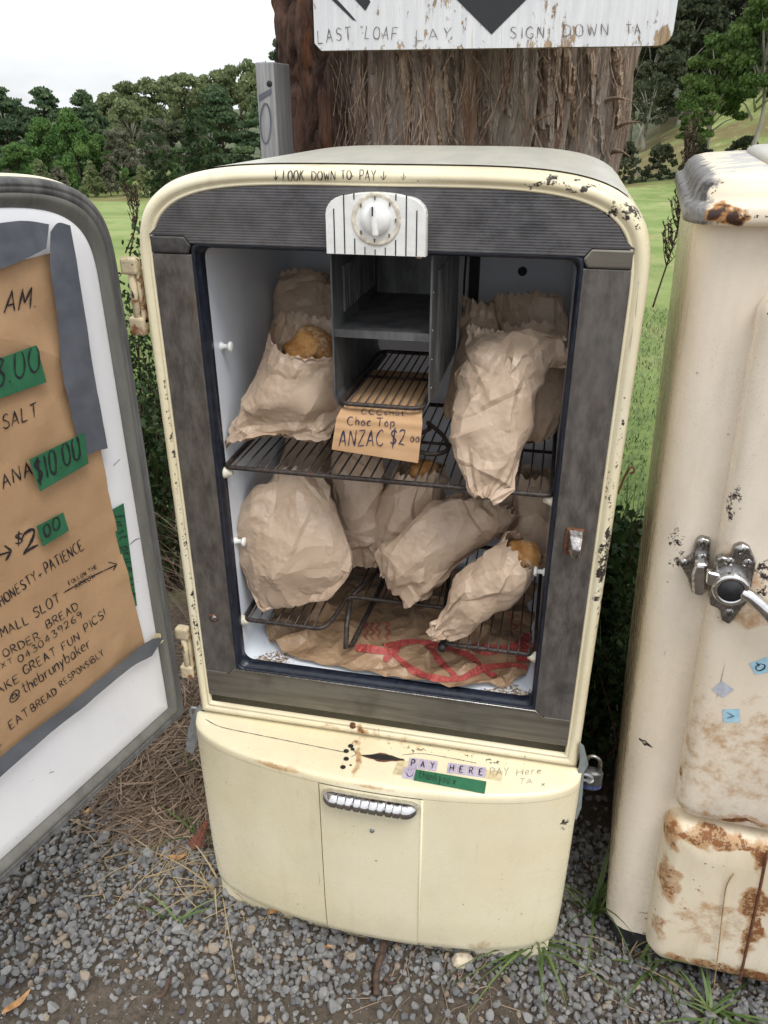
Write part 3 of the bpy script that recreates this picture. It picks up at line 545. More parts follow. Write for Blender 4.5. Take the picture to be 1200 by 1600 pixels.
# shelf pegs
def peg(c, d, sc=1.0):
    pr = [(.0, .017), (.0055, .0172), (.0075, .0155), (.0078, .0135), (.0068, .012), (.0038, .0115), (.0036, .004), (.0062, .002), (.0066, -.002)]
    return mk('shelf_peg', lathe([(r*sc, h*sc) for r, h in pr], c, d, 20), M['white_plastic'], FR)
peg((-.2485, .058, .554), (1, 0, 0)); peg((-.2485, .040, .236), (1, 0, 0)); peg((.2485, .046, .236), (-1, 0, 0))
for x, y, z in ((-.247, .024, .366), (-.247, .036, .083), (.247, .03, .366), (.247, .036, .083)):
    mk('shelf_support', lathe([(.0, .012), (.004, .012), (.0055, .009), (.009, .002), (.0095, -.002)], (x, y, z), (-np.sign(x), 0, 0), 14), M['dirty_white'], FR)
for z in (.366, .083):
    for x in (-.247, .247): mk('shelf_support', lathe([(.0, .012), (.004, .012), (.0055, .009), (.009, .002), (.0095, -.002)], (x, .30, z), (-np.sign(x), 0, 0), 14), M['dirty_white'], FR)
# ---- thermostat panel
tx, tz0, tz1 = .0635, .7015, .7745
pz = [(-tx, tz0), (-tx, tz1-.026)]+[(-tx+.026*(1-math.cos(a)), tz1-.026+.022*math.sin(a)) for a in np.linspace(.3, math.pi/2, 6)]+[(x, tz1-.004+.004*(1-(x/.04)**2)) for x in np.linspace(-.03, .03, 9)]+[(tx-.026*(1-math.cos(a)), tz1-.026+.022*math.sin(a)) for a in np.linspace(math.pi/2, .3, 6)]+[(tx, tz1-.026), (tx, tz0)]
tp = mk('thermostat_panel', loft([[(x, .004, z) for x, z in pz], [(x, -.010, z) for x, z in pz], [(x*.985, -.0125, .735+(z-.735)*.985) for x, z in pz]], True, True, True), M['white_plastic'], FR, smooth=False, bv=True)
for i, x in enumerate(np.linspace(-.052, .052, 9)):
    zt_ = tz1-.001-(.018*max(0, (abs(x)-.035)/.017)**2 if abs(x) > .035 else 0)
    segs = [(tz0+.001, zt_)] if abs(x) > .034 else [(tz0+.001, .744-math.sqrt(max(0, .034**2-x*x))-.001), (.744+math.sqrt(max(0, .034**2-x*x))+.0005, zt_)]
    for a, b in segs:
        if b-a > .002: mk('groove', box(x-.0007, x+.0007, -.0130, -.0115, a, b), M['ink'] if abs(x) > .02 or a > .74 else M['faint_ink'], tp, smooth=False)
mk('dial_dish', lathe([(.0315, -.0005), (.0305, .0016), (.0275, .0012), (.024, -.0005), (.0, -.0008)], (.0015, -.0125, .744), (0, -1, 0), 40), M['dirty_white'], tp)
ks = mk('dial_knob', lathe([(.0185, 0), (.0185, .004), (.0165, .008), (.011, .0115), (.0, .0125)], (.0015, -.0125, .744), (0, -1, 0), 32), M['white_plastic'], tp)
bevel(mk('knob_grip', xf(cbox((0, 0, 0), (.007, .014, .037)), Matrix.Translation((.0015, -.0225, .744)) @ Matrix.Rotation(R(-6), 4, 'Y')), M['white_plastic'], tp, smooth=False), .003, 3)
mk('pointer', box(-.0002, .0016, -.0302, -.0290, .750, .7605), M['ink'], tp, smooth=False)
for k in range(7):
    a = R(-50+k*47); x, z = .0015+.0245*math.sin(a), .744+.0245*math.cos(a); mk('dial_mark', box(x-.0008, x+.0008, -.0142, -.0128, z-.0022, z+.0022), M['faint_ink'], tp, smooth=False)
# ---- evaporator (freezer box)
fx0, fx1, fy0, fy1, fz0, fz1 = -.0665, .0655, .022, .30, .486, .700
ev = mk('freezer_box', merge([
    loft([[(fx0, y, fz1), (fx0, y, fz0+.016), (fx0+.005, y, fz0+.005), (fx0+.016, y, fz0)] for y in (fy0, fy1)], False), loft([[(fx0-.0025, y, fz1), (fx0-.0025, y, fz0+.016), (fx0+.003, y, fz0+.0035), (fx0+.016, y, fz0-.0025)] for y in (fy0, fy1)], False), loft([[(fx0, fy0, fz1), (fx0, fy0, fz0+.016), (fx0+.005, fy0, fz0+.005), (fx0+.016, fy0, fz0)], [(fx0-.0025, fy0, fz1), (fx0-.0025, fy0, fz0+.016), (fx0+.003, fy0, fz0+.0035), (fx0+.016, fy0, fz0-.0025)]], False),
    loft([[(fx1, y, fz1), (fx1, y, fz0+.016), (fx1-.005, y, fz0+.005), (fx1-.016, y, fz0)] for y in (fy0, fy1)], False), loft([[(fx1+.0025, y, fz1), (fx1+.0025, y, fz0+.016), (fx1-.003, y, fz0+.0035), (fx1-.016, y, fz0-.0025)] for y in (fy0, fy1)], False), loft([[(fx1, fy0, fz1), (fx1, fy0, fz0+.016), (fx1-.005, fy0, fz0+.005), (fx1-.016, fy0, fz0)], [(fx1+.0025, fy0, fz1), (fx1+.0025, fy0, fz0+.016), (fx1-.003, fy0, fz0+.0035), (fx1-.016, fy0, fz0-.0025)]], False)]), M['evap'], FR, smooth=False)
mk('freezer_shelf', merge([box(fx0, fx1, fy0+.004, fy1, .589, .592), box(fx0, fx1, fy0+.003, fy0+.0065, .586, .5965), box(fx0, fx1, fy1-.004, fy1, .589, .66)]), M['evap'], FR, smooth=False)
mk('freezer_back', box(fx0, fx1, fy1-.006, fy1-.002, .52, .589), M['evap'], FR, smooth=False)
for s, xw in ((-1, fx0), (1, fx1+.0025)):
    p = None
    for k in range(14):
        y = .075+k*.0145; z0, z1 = .505, .672-.0
        if s < 0: z0 = .61
        g = mk('louvre', cbox((xw+(.0022 if s < 0 else .0016), y, (z0+z1)/2), (.0032, .0042, z1-z0)), M['evap'], ev, smooth=False)
for k, (y, z) in enumerate([(.026, .52), (.026, .56), (.026, .60), (.026, .65)]):
    mk('rivet', lathe([(.0, .0016), (.0014, .0012), (.0018, 0)], (fx1+.0025, y+.006, z), (1, 0, 0), 10), M['dull_chrome'], ev)
mk('capillary_tube', tube(smoothpath([(.071, .28, .69), (.078, .30, .66), (.074, .33, .60), (.072, .36, .50), (.08, .38, .42)]), .0018, 6), M['black'], FR)
mk('coil', tube(smoothpath([(.045, .16, .42), (.075, .13, .41), (.085, .10, .40), (.06, .085, .398), (.035, .10, .40), (.03, .13, .405), (.05, .155, .412)]), .0035, 8), M['wire'], FR)
mk('thermostat_screw', lathe([(.0, .003), (.004, .0025), (.0052, 0)], (.052, .008, .700), (0, -.6, -.8), 12), M['dirty_white'], FR)
# ---- striker and frame screw
st = mk('door_striker', merge([xf(cbox((0, 0, 0), (.026, .006, .042)), Matrix.Translation((.283, .001, .318)))]), M['rust'], FR, smooth=False); bevel(st, .002)
so_ = mk('striker_tongue', loft([[(.2735, .0, .338), (.2945, .0, .338), (.2945, .0, .302), (.2735, .0, .302)], [(.276, -.012, .333), (.2935, -.014, .331), (.2935, -.014, .304), (.276, -.012, .308)], [(.281, -.023, .318), (.292, -.025, .318), (.292, -.025, .302), (.281, -.022, .304)]], True, False, True), M['dull_chrome'], st, smooth=False); bevel(so_, .0018, 2)
mk('frame_screw', lathe([(.0, .0025), (.0045, .002), (.0062, .0)], (-.2855, .003, .104), (0, -1, 0), 16), M['dull_chrome'], FR)
mk('screw_stain', lathe([(.0062, .0006), (.0085, .0004), (.0088, -.001)], (-.2855, .003, .104), (0, -1, 0), 16), M['rust'], FR)
# ---- bowed lower front: ledge plus three panels
def bow(x, d=.090): return -d*np.sqrt(np.clip(1-(np.asarray(x)/.341)**2, 0, 1))
xa = np.concatenate([-.341*np.cos(np.linspace(0, math.pi, 81))])
lp = [(0.0, -.1085, 0), (.25, -.112, 0), (.6, -.1165, 0), (.9, -.1205, 0), (.965, -.1225, 0), (.992, -.1265, 0), (1.0, -.133, 0), (1.0, -.137, 0)]
led = mk('ledge', loft([[(x, .006+(bow(x)-.006)*f, z) for x in xa] for f, z, _ in lp], False), M['cream'], FR, bv=True)
def lowpanel(x0, x1, lip):
    n = max(8, int((x1-x0)/.012)); th0, th1 = math.acos(-x0/.341) if abs(x0) < .341 else 0, math.acos(-x1/.341) if abs(x1) < .341 else math.pi
    q = -.341*np.cos(np.linspace(th0, th1, n)); q[0], q[-1] = x0, x1; cx = (x0+x1)/2; rg = []
    for z, k, s in ((-.1375, 1.0, 1.0), (-.30, 1.0, 1.0), (-.43, .985, .998), (-.500, .955, .992), (-.516, .92, .985), (-.524, .85, .97), (-.525, .5, .9)):
        row = [(x*s, bow(x)*k-lip, z) for x in q]; row = [(row[0][0], min(row[0][1]+.01, .006), z)]+row+[(row[-1][0], min(row[-1][1]+.01, .006), z)]; rg.append(row)
    return autosmooth(mk('lower_panel', loft(rg, False), M['cream'], FR, bv=True), 50)
lowpanel(-.3405, -.0866, 0); lowpanel(-.0846, .0892, .0012); lowpanel(.0898, .3405, .0)
mk('panel_seam', tube([(.0895, bow(.09)-.0012, -.14), (.0895, bow(.09)-.0012, -.40), (.0895, bow(.09)*.955-.001, -.500), (.0895, bow(.09)*.92, -.514)], .0022, 6), M['cream'], FR)
mk('panel_gap', box(-.0868, -.0844, bow(-.085)*.93+.006, bow(-.085)*.93+.009, -.515, -.14), M['black'], FR, smooth=False)
# ---- chrome handle
hc = np.array([.004, bow(0)-.001, -.1545]); hl = .083; rings = []; th = np.arange(24)/24*2*math.pi
for x in np.linspace(-1, 1, 97):
    e = math.sqrt(max(0, 1-max(0, (abs(x)-.72)/.28)**2.2)); rb = 1.0-(.13 if (abs(x) < .72 and (abs((x*6.2) % 1.0-.5) > .42)) else 0)
    rz, ry = .0145*max(e, .02)*(.96 if rb < 1 else 1), .0165*max(e, .02)*rb; cxx = hc[0]+x*hl
    rings.append(np.stack([np.full(24, cxx), bow(cxx)-.001-ry*.55+ry*np.cos(th), hc[2]+rz*np.sin(th)], -1))
mk('drawer_handle', loft(rings, True, True, True), M['chrome'], FR)
mk('panel_screw', lathe([(.0, .003), (.003, .003), (.0042, .001), (.0046, -.001)], (.006, bow(.006)-.001, -.224), (0, -1, 0), 14), M['zinc'], FR)
# ---- hinges
def hinge(zc, name='hinge'):
    h = mk(name, merge([tube([(-.346, .004, zc-.052), (-.346, .004, zc+.045)], .0055, 10)]), M['hinge_paint'], FR)
    for dz, s in ((.042, .017), (-.040, .02)):
        bevel(mk('hinge_knuckle', xf(cbox((0, 0, 0), (.024, .018, s*1.3)), Matrix.Translation((-.347, .006, zc+dz))), M['hinge_paint'], h, smooth=False), .004, 3)
    bevel(mk('hinge_leaf', cbox((-.3375, .012, zc), (.005, .02, .075)), M['hinge_paint'], h, smooth=False), .002, 2)
    return h
k = NT('hinge_paint'); n = k.noise(45, 6, .7); c = k.mix(k.rng(k.noise(30, 3), .4, .6), (.62, .52, .34), (.50, .42, .28)); c = k.mix(k.rng(n, .52, .62), c, (.22, .09, .03)); c = k.mix(k.rng(k.noise(70, 5), .6, .66), c, (.05, .035, .03)); M['hinge_paint'] = k.fin(c, .6, 0, k.bump(n, .4, .002))
hinge(.632); hinge(.022)
# ---- door, swung out to the left
DU = np.array([-.2533, -.9674, 0]); DN = np.array([.9674, -.2533, 0]); DH = np.array([-.3525, -.006, 0])
def d3(i, d, ibot=None):
    q = ring(i); return DH+(q[:, :1]+A0)*DU+np.outer(np.full(len(q), d), DN)+np.outer(q[:, 1], [0, 0, 1])
door = mk('door', loft([d3(.06, -.082), d3(.02, -.080), d3(.006, -.070), d3(.0, -.055), d3(0, -.022), d3(.0012, -.017), d3(.004, -.014)], True, True), M['cream'], FR)
mk('door_gasket', loft([d3(.003, -.016), d3(.003, -.009), d3(.0055, -.004), d3(.0085, -.001), d3(.0115, -.0005), d3(.0125, -.002), d3(.014, -.001), d3(.0175, -.0015), d3(.0195, -.0035)]), M['gasket'], door)
mk('gasket_skirt', loft([d3(.0195, -.0035), d3(.021, -.0015), d3(.026, -.0035), d3(.034, -.0095), d3(.036, -.012)]), M['gasket_olive'], door)
dp = mk('door_panel', loft([d3(.0355, -.0125), d3(.0365, -.010), d3(.039, -.0085), d3(.06, -.0085)], True, False, True), M['door_white'], door, bv=True)
# ---- hasps riveted to the sides of the base
def plateq(name, pts, th, n, m, parent):
    pts = np.asarray(pts, float); n = np.asarray(n, float); n /= np.linalg.norm(n); return bevel(mk(name, loft([pts, pts+n*th], True, True, True), m, parent, smooth=False), .0012, 2)
hn = np.array([.55, -.83, 0]); hs = plateq('hasp', [onplane(q, (.3445, .004, -.12), hn) for q in ((906, 1160), (913, 1166), (920, 1195), (913, 1207), (909, 1262), (901, 1282), (896, 1278), (900, 1235), (907, 1190))][::-1], -.0035, hn, M['grey_plastic'], FR)
mk('staple', tube(smoothpath([(.336, .012, -.128), (.352, .012, -.126), (.360, .014, -.134), (.352, .016, -.142), (.336, .016, -.142)]), .003, 8), M['zinc'], FR)
hl_ = plateq('hasp', [onplane(q, (-.343, .002, -.13), (.45, -.89, 0)) for q in ((313, 1100), (318, 1110), (313, 1122), (315, 1142), (301, 1180), (290, 1172), (294, 1140), (303, 1114))][::-1], -.0035, (.45, -.89, 0), M['zinc'], FR)
mk('staple', tube(smoothpath([(-.336, .012, -.112), (-.352, .010, -.108), (-.356, .008, -.122), (-.350, .008, -.14)]), .003, 8), M['zinc'], FR)
mk('wire_hook', tube(smoothpath([(.336, .03, .385), (.341, .028, .41), (.344, .022, .425), (.349, .02, .431), (.352, .02, .425), (.347, .022, .420)]), .0016, 6), M['rust'], FR)
# padlock through the staple
pk = onY((924, 1213), .030); pl_ = thing('padlock', 'small steel padlock with white round sticker hanging from grey hasp', 'padlock', (pk[0], pk[1], pk[2]-.022))
bb = mk('lock_body', loft([[(pk[0]+.0185*math.cos(a)*s, pk[1]+.010*math.sin(a)*s, z) for a in np.linspace(0, 2*math.pi, 28, endpoint=False)] for z, s in ((pk[2]-.024, .86), (pk[2]-.022, .97), (pk[2]-.015, 1), (pk[2]+.010, 1), (pk[2]+.013, .95))], True, True, True), plain('lock_steel', (.13, .13, .13), .4, .7, .25, 90), pl_)
mk('shackle', tube(smoothpath([(pk[0]+.011, pk[1], pk[2]+.008), (pk[0]+.0115, pk[1], pk[2]+.028), (pk[0]+.008, pk[1], pk[2]+.040), (pk[0]-.002, pk[1], pk[2]+.045), (pk[0]-.011, pk[1], pk[2]+.038), (pk[0]-.0125, pk[1], pk[2]+.02), (pk[0]-.0125, pk[1], pk[2]+.008)]), .0032, 10), M['dull_chrome'], pl_)
mk('round_sticker', lathe([(.0, .0008), (.0066, .0006), (.0068, 0)], (pk[0]-.003, pk[1]-.0100, pk[2]+.0), (0, -1, 0), 20), M['white_plastic'], pl_)
mk('blue_band', loft([[(pk[0]+.0190*math.cos(a), pk[1]+.0106*math.sin(a), z) for a in np.linspace(0, 2*math.pi, 28, endpoint=False)] for z in (pk[2]-.0205, pk[2]-.0125)], True), plain('lock_blue', (.05, .065, .16), .45, 0, .6, 200), pl_)
# ------------------------------------------------------------------ the second, rusty fridge
F2 = thing('rusty_fridge', 'rust-stained old cream fridge with chrome lever latch, leaning beside the open one', 'fridge', W2(.3, .28, 0))
def pr2(x0, x1, y0, y1, r, n=6): return rrect(x0, x1, y0, y1, r, n)
def ringxy(x0, x1, y0, y1, r, z): q = pr2(x0, x1, y0, y1, r); return W2a(np.column_stack([q, np.full(len(q), z)]))
WX, WY = .66, .56
b2 = mk('cabinet', loft([ringxy(0, WX, 0, WY, .045, z) for z in (.065, .075, .3, .7, 1.1, 1.316)]+[ringxy(.006, WX-.006, .006, WY-.006, .042, 1.317)], True, True, True), M['old_cream'], F2, bv=True); autosmooth(b2, 60)
f2 = mk('base', loft([ringxy(.012, WX-.012, .012, WY-.012, .04, z) for z in (-.02, .02, .068)], True, True, True), M['black_base'] if 'black_base' in M else plain('black_base', (.025, .026, .028), .6, 0, .5, 30), F2); autosmooth(f2, 60)
lid_r = [(0.010, 1.3165), (-.009, 1.310), (-.014, 1.312), (-.0155, 1.317), (-.0155, 1.328), (-.013, 1.3315), (-.008, 1.333), (-.004, 1.336), (-.002, 1.343), (.002, 1.351), (.010, 1.357), (.024, 1.3605), (.06, 1.363), (.12, 1.364)]
ld = mk('lid', loft([ringxy(i, WX-i, i-.012, WY-i, max(.012, .05-i*.4), z) for i, z in lid_r], True, True, True), M['lid_paint'] if 'lid_paint' in M else None, F2, bv=True); autosmooth(ld, 70)
k = NT('lid_paint'); x, y, z = k.sep(); nn = k.noise((20, 20, 20), 6, .7)
sub = k.n('ShaderNodeVectorMath'); sub.operation = 'DOT_PRODUCT'; k.L(k.geo.outputs['Normal'], sub.inputs[0]); sub.inputs[1].default_value = tuple(-EX)
# left flank of the lid has lost its paint: bare grey primer and dark streaks
c = k.mix(k.rng(k.noise(4, 4), .35, .65), (.80, .70, .54), (.74, .64, .47)); lxn = k.n('ShaderNodeVectorMath'); lxn.operation = 'DOT_PRODUCT'; k.L(k.pos, lxn.inputs[0]); lxn.inputs[1].default_value = tuple(EX); lx_ = k.math('SUBTRACT', lxn.outputs['Value'], float(np.dot(P2, EX))); flank = k.rng(k.math('ADD', lx_, k.math('MULTIPLY', k.math('SUBTRACT', k.noise((30, 30, 30), 8, .78), .5), .075)), .012, .022, 1.0, 0.0)
c = k.mix(flank, c, k.mix(k.rng(nn, .35, .65), (.07, .068, .066), (.25, .245, .24))); sk = k.rng(k.noise((40, 40, 9), 6, .75), .52, .60); c = k.mix(k.math('MULTIPLY', sk, flank), c, (.04, .032, .03))
tpz = k.rng(k.math('ADD', k.blob(W2(.2, .2, 1.365), (.5, .5, .010)), k.math('MULTIPLY', k.math('SUBTRACT', nn, .5), .5)), .35, .6); c = k.mix(tpz, c, (.50, .49, .46))
ru = k.math('ADD', k.blob(p2((1133, 335), .02), (.028, .05, .014)), k.math('MULTIPLY', k.math('SUBTRACT', k.noise(60, 7, .7), .5), 1.6)); c = k.mix(k.rng(ru, .5, .9), c, (.42, .2, .06)); c = k.mix(k.rng(ru, .85, 1.05), c, (.05, .022, .014))
chp = k.math('ADD', maxs(k, *[k.blob(p2(q, .02), (.016, .05, .010)) for q in ((1135, 285), (1165, 265), (1120, 295), (1190, 245))], k.math('MULTIPLY', k.blob(W2(.3, 0, 1.312), (.6, .05, .006)), .8)), k.math('MULTIPLY', k.math('SUBTRACT', k.noise(80, 7, .75), .5), 2.2)); c = k.mix(k.rng(chp, .9, .96), c, (.04, .03, .028))
M['lid_paint'] = k.fin(c, k.rng(nn, .3, .7, .26, .5), 0, k.bump(nn, .15, .001)); ld.data.materials.clear(); ld.data.materials.append(M['lid_paint'])
mk('lid_cover', loft([ringxy(i, WX-i, i+.02, WY-i, .03, z) for i, z in ((.085, 1.363), (.086, 1.369), (.095, 1.3735), (.16, 1.375))], True, True, True), M['top_paint'], F2)
def bulge(name, x0, x1, z0, z1, r, d, m, lean=0.0):
    rg = []
    for ins, dep in ((0, -.001), (0, .012), (.0015, .022), (.006, .031), (.014, d-.003), (.026, d), (.06, d+.004)):
        q = rrect(x0+ins, x1-ins, z0+ins, z1-ins, max(.004, r-ins*.6), 8); rg.append(W2a(np.column_stack([q[:, 0], np.full(len(q), -dep), q[:, 1]])))
    return autosmooth(mk(name, loft(rg, True, False, True), m, F2, bv=True), 60)
dr2 = bulge('door', .080, .64, .408, 1.245, .035, .040, M['old_cream'])
lp2 = bulge('lower_panel', .071, .65, .058, .398, .03, .045, M['old_panel'])
# rolled groove down the lower panel
gz0 = [p2(q, .0495) for q in ((1199, 1330), (1185, 1400), (1165, 1490), (1156, 1532))]
mk('groove', tube(smoothpath(gz0), .0024, 6), M['rust'], lp2)
# ---- chrome latch: strike on the stile, plate and hub on the door, lever to the right
def slab(name, pxs, d0, d1, m, parent, bw=.002):
    a = np.array([p2(q, d0) for q in pxs]); b = a-EY*(d1-d0); return bevel(mk(name, loft([a, b], True, True, True), m, parent, smooth=False), bw, 3, 30)
skp = slab('latch_strike', [(1062, 876), (1080, 862), (1088, 838), (1096, 834), (1110, 838), (1108, 870), (1106, 912), (1096, 924), (1080, 920), (1074, 898)], -.001, .012, M['dull_chrome'], F2, .003)
sk2 = slab('strike_nose', [(1080, 886), (1086, 868), (1107, 870), (1106, 912), (1096, 922), (1081, 918)], .012, .034, M['chrome'], skp, .006)
lpt = slab('latch_plate', [(1118, 866), (1128, 862), (1139, 866), (1146, 848), (1158, 843), (1170, 848), (1176, 862), (1180, 872), (1174, 905), (1166, 935), (1158, 942), (1148, 958), (1138, 968), (1126, 962), (1122, 944), (1108, 938), (1106, 926), (1112, 900), (1116, 888)], .036, .050, M['dull_chrome'], F2, .003)
hubc = p2((1141, 915), .050)
hub = mk('latch_hub', lathe([(.024, -.002), (.024, .010), (.0225, .014), (.0175, .016), (.0165, .0135), (.0, .0125)], hubc, -EY, 32), M['chrome'], lpt)
mk('hub_insert', lathe([(.0163, .0142), (.0155, .0155), (.0, .017)], hubc, -EY, 28), plain('black_insert', (.02, .02, .022), .35, 0, .2, 60), lpt)
slab('latch_bolt', [(1104, 886), (1126, 892), (1122, 912), (1102, 906)], .048, .060, M['chrome'], lpt, .003)
lev = [p2(q, d) for q, d in (((1160, 925), .060), ((1175, 934), .064), ((1195, 952), .068), ((1225, 980), .070), ((1275, 1015), .070))]
lv = smoothpath(lev); mk('latch_lever', tube(lv, np.interp(np.linspace(0, 1, len(lv)), [0, .3, .8, 1], [.008, .009, .011, .006]), 12), M['chrome'], lpt)
for q, d in (((1158, 860), .050), ((1140, 878), .050), ((1168, 880), .050), ((1140, 957), .050), ((1098, 848), .012), ((1068, 880), .012), ((1095, 872), .012)):
    c_ = p2(q, d); sc_ = mk('latch_screw', lathe([(.0, .0022), (.0045, .0018), (.0062, .0)], c_, -EY, 16), M['dull_chrome'], lpt if d > .02 else skp)
    if d > .02 or q[0] < 1100: mk('screw_slot', xf(cbox((0, 0, 0), (.0012, .0012, .010)), Matrix(np.vstack([np.column_stack([EX, EY, EZ, c_-EY*.0022]), [0, 0, 0, 1]]).tolist()) @ Matrix.Rotation(R(q[0] % 40), 4, 'Y')), M['black'], lpt if d > .02 else skp, smooth=False)
# dry straw leaning on the lower panel
stw = tag(mk('dry_straw_stalk', tube(smoothpath([p2((1115, 1545), .055), p2((1123, 1480), .054), p2((1132, 1400), .052), p2((1138, 1378), .0525), p2((1147, 1365), .052)]), .0011, 5), M['straw_stalk'] if 'straw_stalk' in M else plain('straw_stalk', (.35, .24, .11), .7, 0, .3, 60), org=onG((1115, 1550))), 'single dry stalk leaning on the rusty lower panel', 'straw')
# ------------------------------------------------------------------ wire shelves (lift-out)
def rod(n, g, th, m='wire'): return mk(n, g, M[m], th)
us = thing('wire_shelf', 'brown wire shelf spanning the whole width of the open fridge', 'shelf', (0, .19, .372))
ZU = .377
def rpath(pts, r=.012):
    o = []
    for i, p in enumerate(pts):
        p = np.array(p, float)
        if i in (0, len(pts)-1): o.append(p); continue
        a = np.array(pts[i-1], float)-p; b = np.array(pts[i+1], float)-p; ra = min(r, .45*np.linalg.norm(a)); rb = min(r, .45*np.linalg.norm(b)); a = p+a/np.linalg.norm(a)*ra; b = p+b/np.linalg.norm(b)*rb
        for t in np.linspace(0, 1, 6): o.append((1-t)**2*a+2*t*(1-t)*p+t*t*b)
    return np.array(o)
rod('frame', tube(rpath([(-.02, .365, ZU), (-.2445, .365, ZU), (-.2445, .020, ZU), (.2465, .020, ZU), (.2465, .365, ZU), (-.02, .365, ZU)]), .0039, 8), us)
rod('cross_bar', tube([(-.243, .185, ZU-.002), (.245, .185, ZU-.002)], .0028, 8), us)
w0 = rod('wire', tube([(0, .018, ZU+.0035), (0, .10, ZU+.0032), (0, .366, ZU+.0032)], .00145, 6), us)
n_ = 0
for k in range(29):
    x = -.2295+k*.0164
    if n_ == 0: w0.location = (x, 0, 0); n_ = 1
    else: share(w0, (x, 0, 0), us)
ls = thing('wire_shelf', 'low wire shelf with a cut-back middle above the flattened paper sack', 'shelf', (0, .19, .083))
ZL = .088
rod('frame', tube(rpath([(-.02, .365, ZL), (-.2445, .365, ZL), (-.2445, .032, ZL), (-.104, .032, ZL), (-.092, .060, ZL+.006), (-.083, .120, ZL+.012), (.092, .120, ZL+.012), (.098, .095, ZL+.006), (.098, .034, ZL), (.2465, .034, ZL), (.2465, .365, ZL), (-.02, .365, ZL)], .014), .0039, 8), ls)
wl = None
for k in range(30):
    x = -.2335+k*.0162; y0 = .030 if (x < -.108 or x > .104) else .118
    if -.108 < x < -.085 or .09 < x < .104: continue
    zz = ZL if y0 < .1 else ZL+.006
    rod('wire', tube([(x, y0, zz+.0035), (x, y0+.1, ZL+.0035), (x, .366, ZL+.0035)], .00145, 6), ls)
rod('runner', tube([(-.078, .120, ZL+.012), (-.076, .082, ZL-.02), (-.073, .060, ZL-.055), (-.066, .075, ZL-.058), (-.050, .20, ZL-.035), (-.030, .36, ZL-.006)], .0048, 8), ls)
rod('runner', tube([(-.078, .121, ZL+.010), (-.045, .25, ZL+.004), (-.02, .36, ZL+.002)], .0034, 8), ls)
rod('runner', tube([(.098, .034, ZL), (.090, .10, ZL-.03), (.08, .2, ZL-.035), (.07, .36, ZL-.006)], .0040, 8), ls)
rod('foot_cap', lathe([(.0, .012), (.0065, .010), (.0075, .0), (.006, -.006), (0, -.007)], (.098, .034, ZL-.004), (0, -1, 0), 14), ls, 'black')
# ---- ice rack in the freezer box
ir = thing('ice_rack', 'small wire rack lying on cardboard in the freezer box', 'rack', (0, .14, .488))
ZI = .4975
rod('frame', tube(rpath([(0, .27, ZI+.002), (-.056, .27, ZI+.002), (-.056, .006, ZI), (.060, .006, ZI), (.060, .27, ZI+.002), (0, .27, ZI+.002)], .016), .0034, 8), ir)
rod('cross_bar', tube([(-.055, .14, ZI-.001), (.059, .14, ZI-.001)], .002, 6), ir)
for k in range(9): rod('wire', tube([(-.044+k*.0118, .006, ZI+.002), (-.044+k*.0118, .27, ZI+.004)], .0012, 6), ir)
# ---- cardboard price card, bent over the rack lip
def card():
    prof = [(.185, .4925), (.10, .4915), (.035, .4905), (.014, .4885), (.004, .482), (-.001, .472), (-.0045, .455), (-.008, .4325)]
    pp = smoothpath([(0, a, b) for a, b in prof], 5)[:, 1:]; n = len(pp); s = np.concatenate([[0], np.cumsum(np.linalg.norm(np.diff(pp, axis=0), axis=1))])
    rg = []
    for i, (y, z) in enumerate(pp):
        t = s[i]/s[-1]; xl = np.interp(t, [0, .72, .8, 1], [-.050, -.054, -.060, -.0665]); xr = np.interp(t, [0, .7, .8, 1], [.052, .058, .062, .0585]); q = np.linspace(0, 1, 24)
        cor = .0007*math.cos(s[i]/.0135*2*math.pi)*(1 if t < .93 else .3)
        tn = np.array([np.gradient(pp[:, 0])[i], np.gradient(pp[:, 1])[i]]); tn /= np.linalg.norm(tn); nr = np.array([tn[1], -tn[0]]); nr = -nr if nr[0] > 0 and nr[1] < 0 else nr
        drop = -.010*q*np.clip((t-.75)/.25, 0, 1)
        a = np.stack([xl+(xr-xl)*q, y+nr[0]*cor+0*q, z+nr[1]*cor+drop], -1); b = a-np.array([0, nr[0], nr[1]])*.0028; rg.append(np.concatenate([a, b[::-1]]))
    return loft(rg, True, True, True)
cd_ = mk('price_card', card(), M['cardboard'], org=(0, .0, .43), bv=True); autosmooth(cd_, 45); tag(cd_, 'brown corrugated cardboard price card hanging from the freezer rack', 'card')
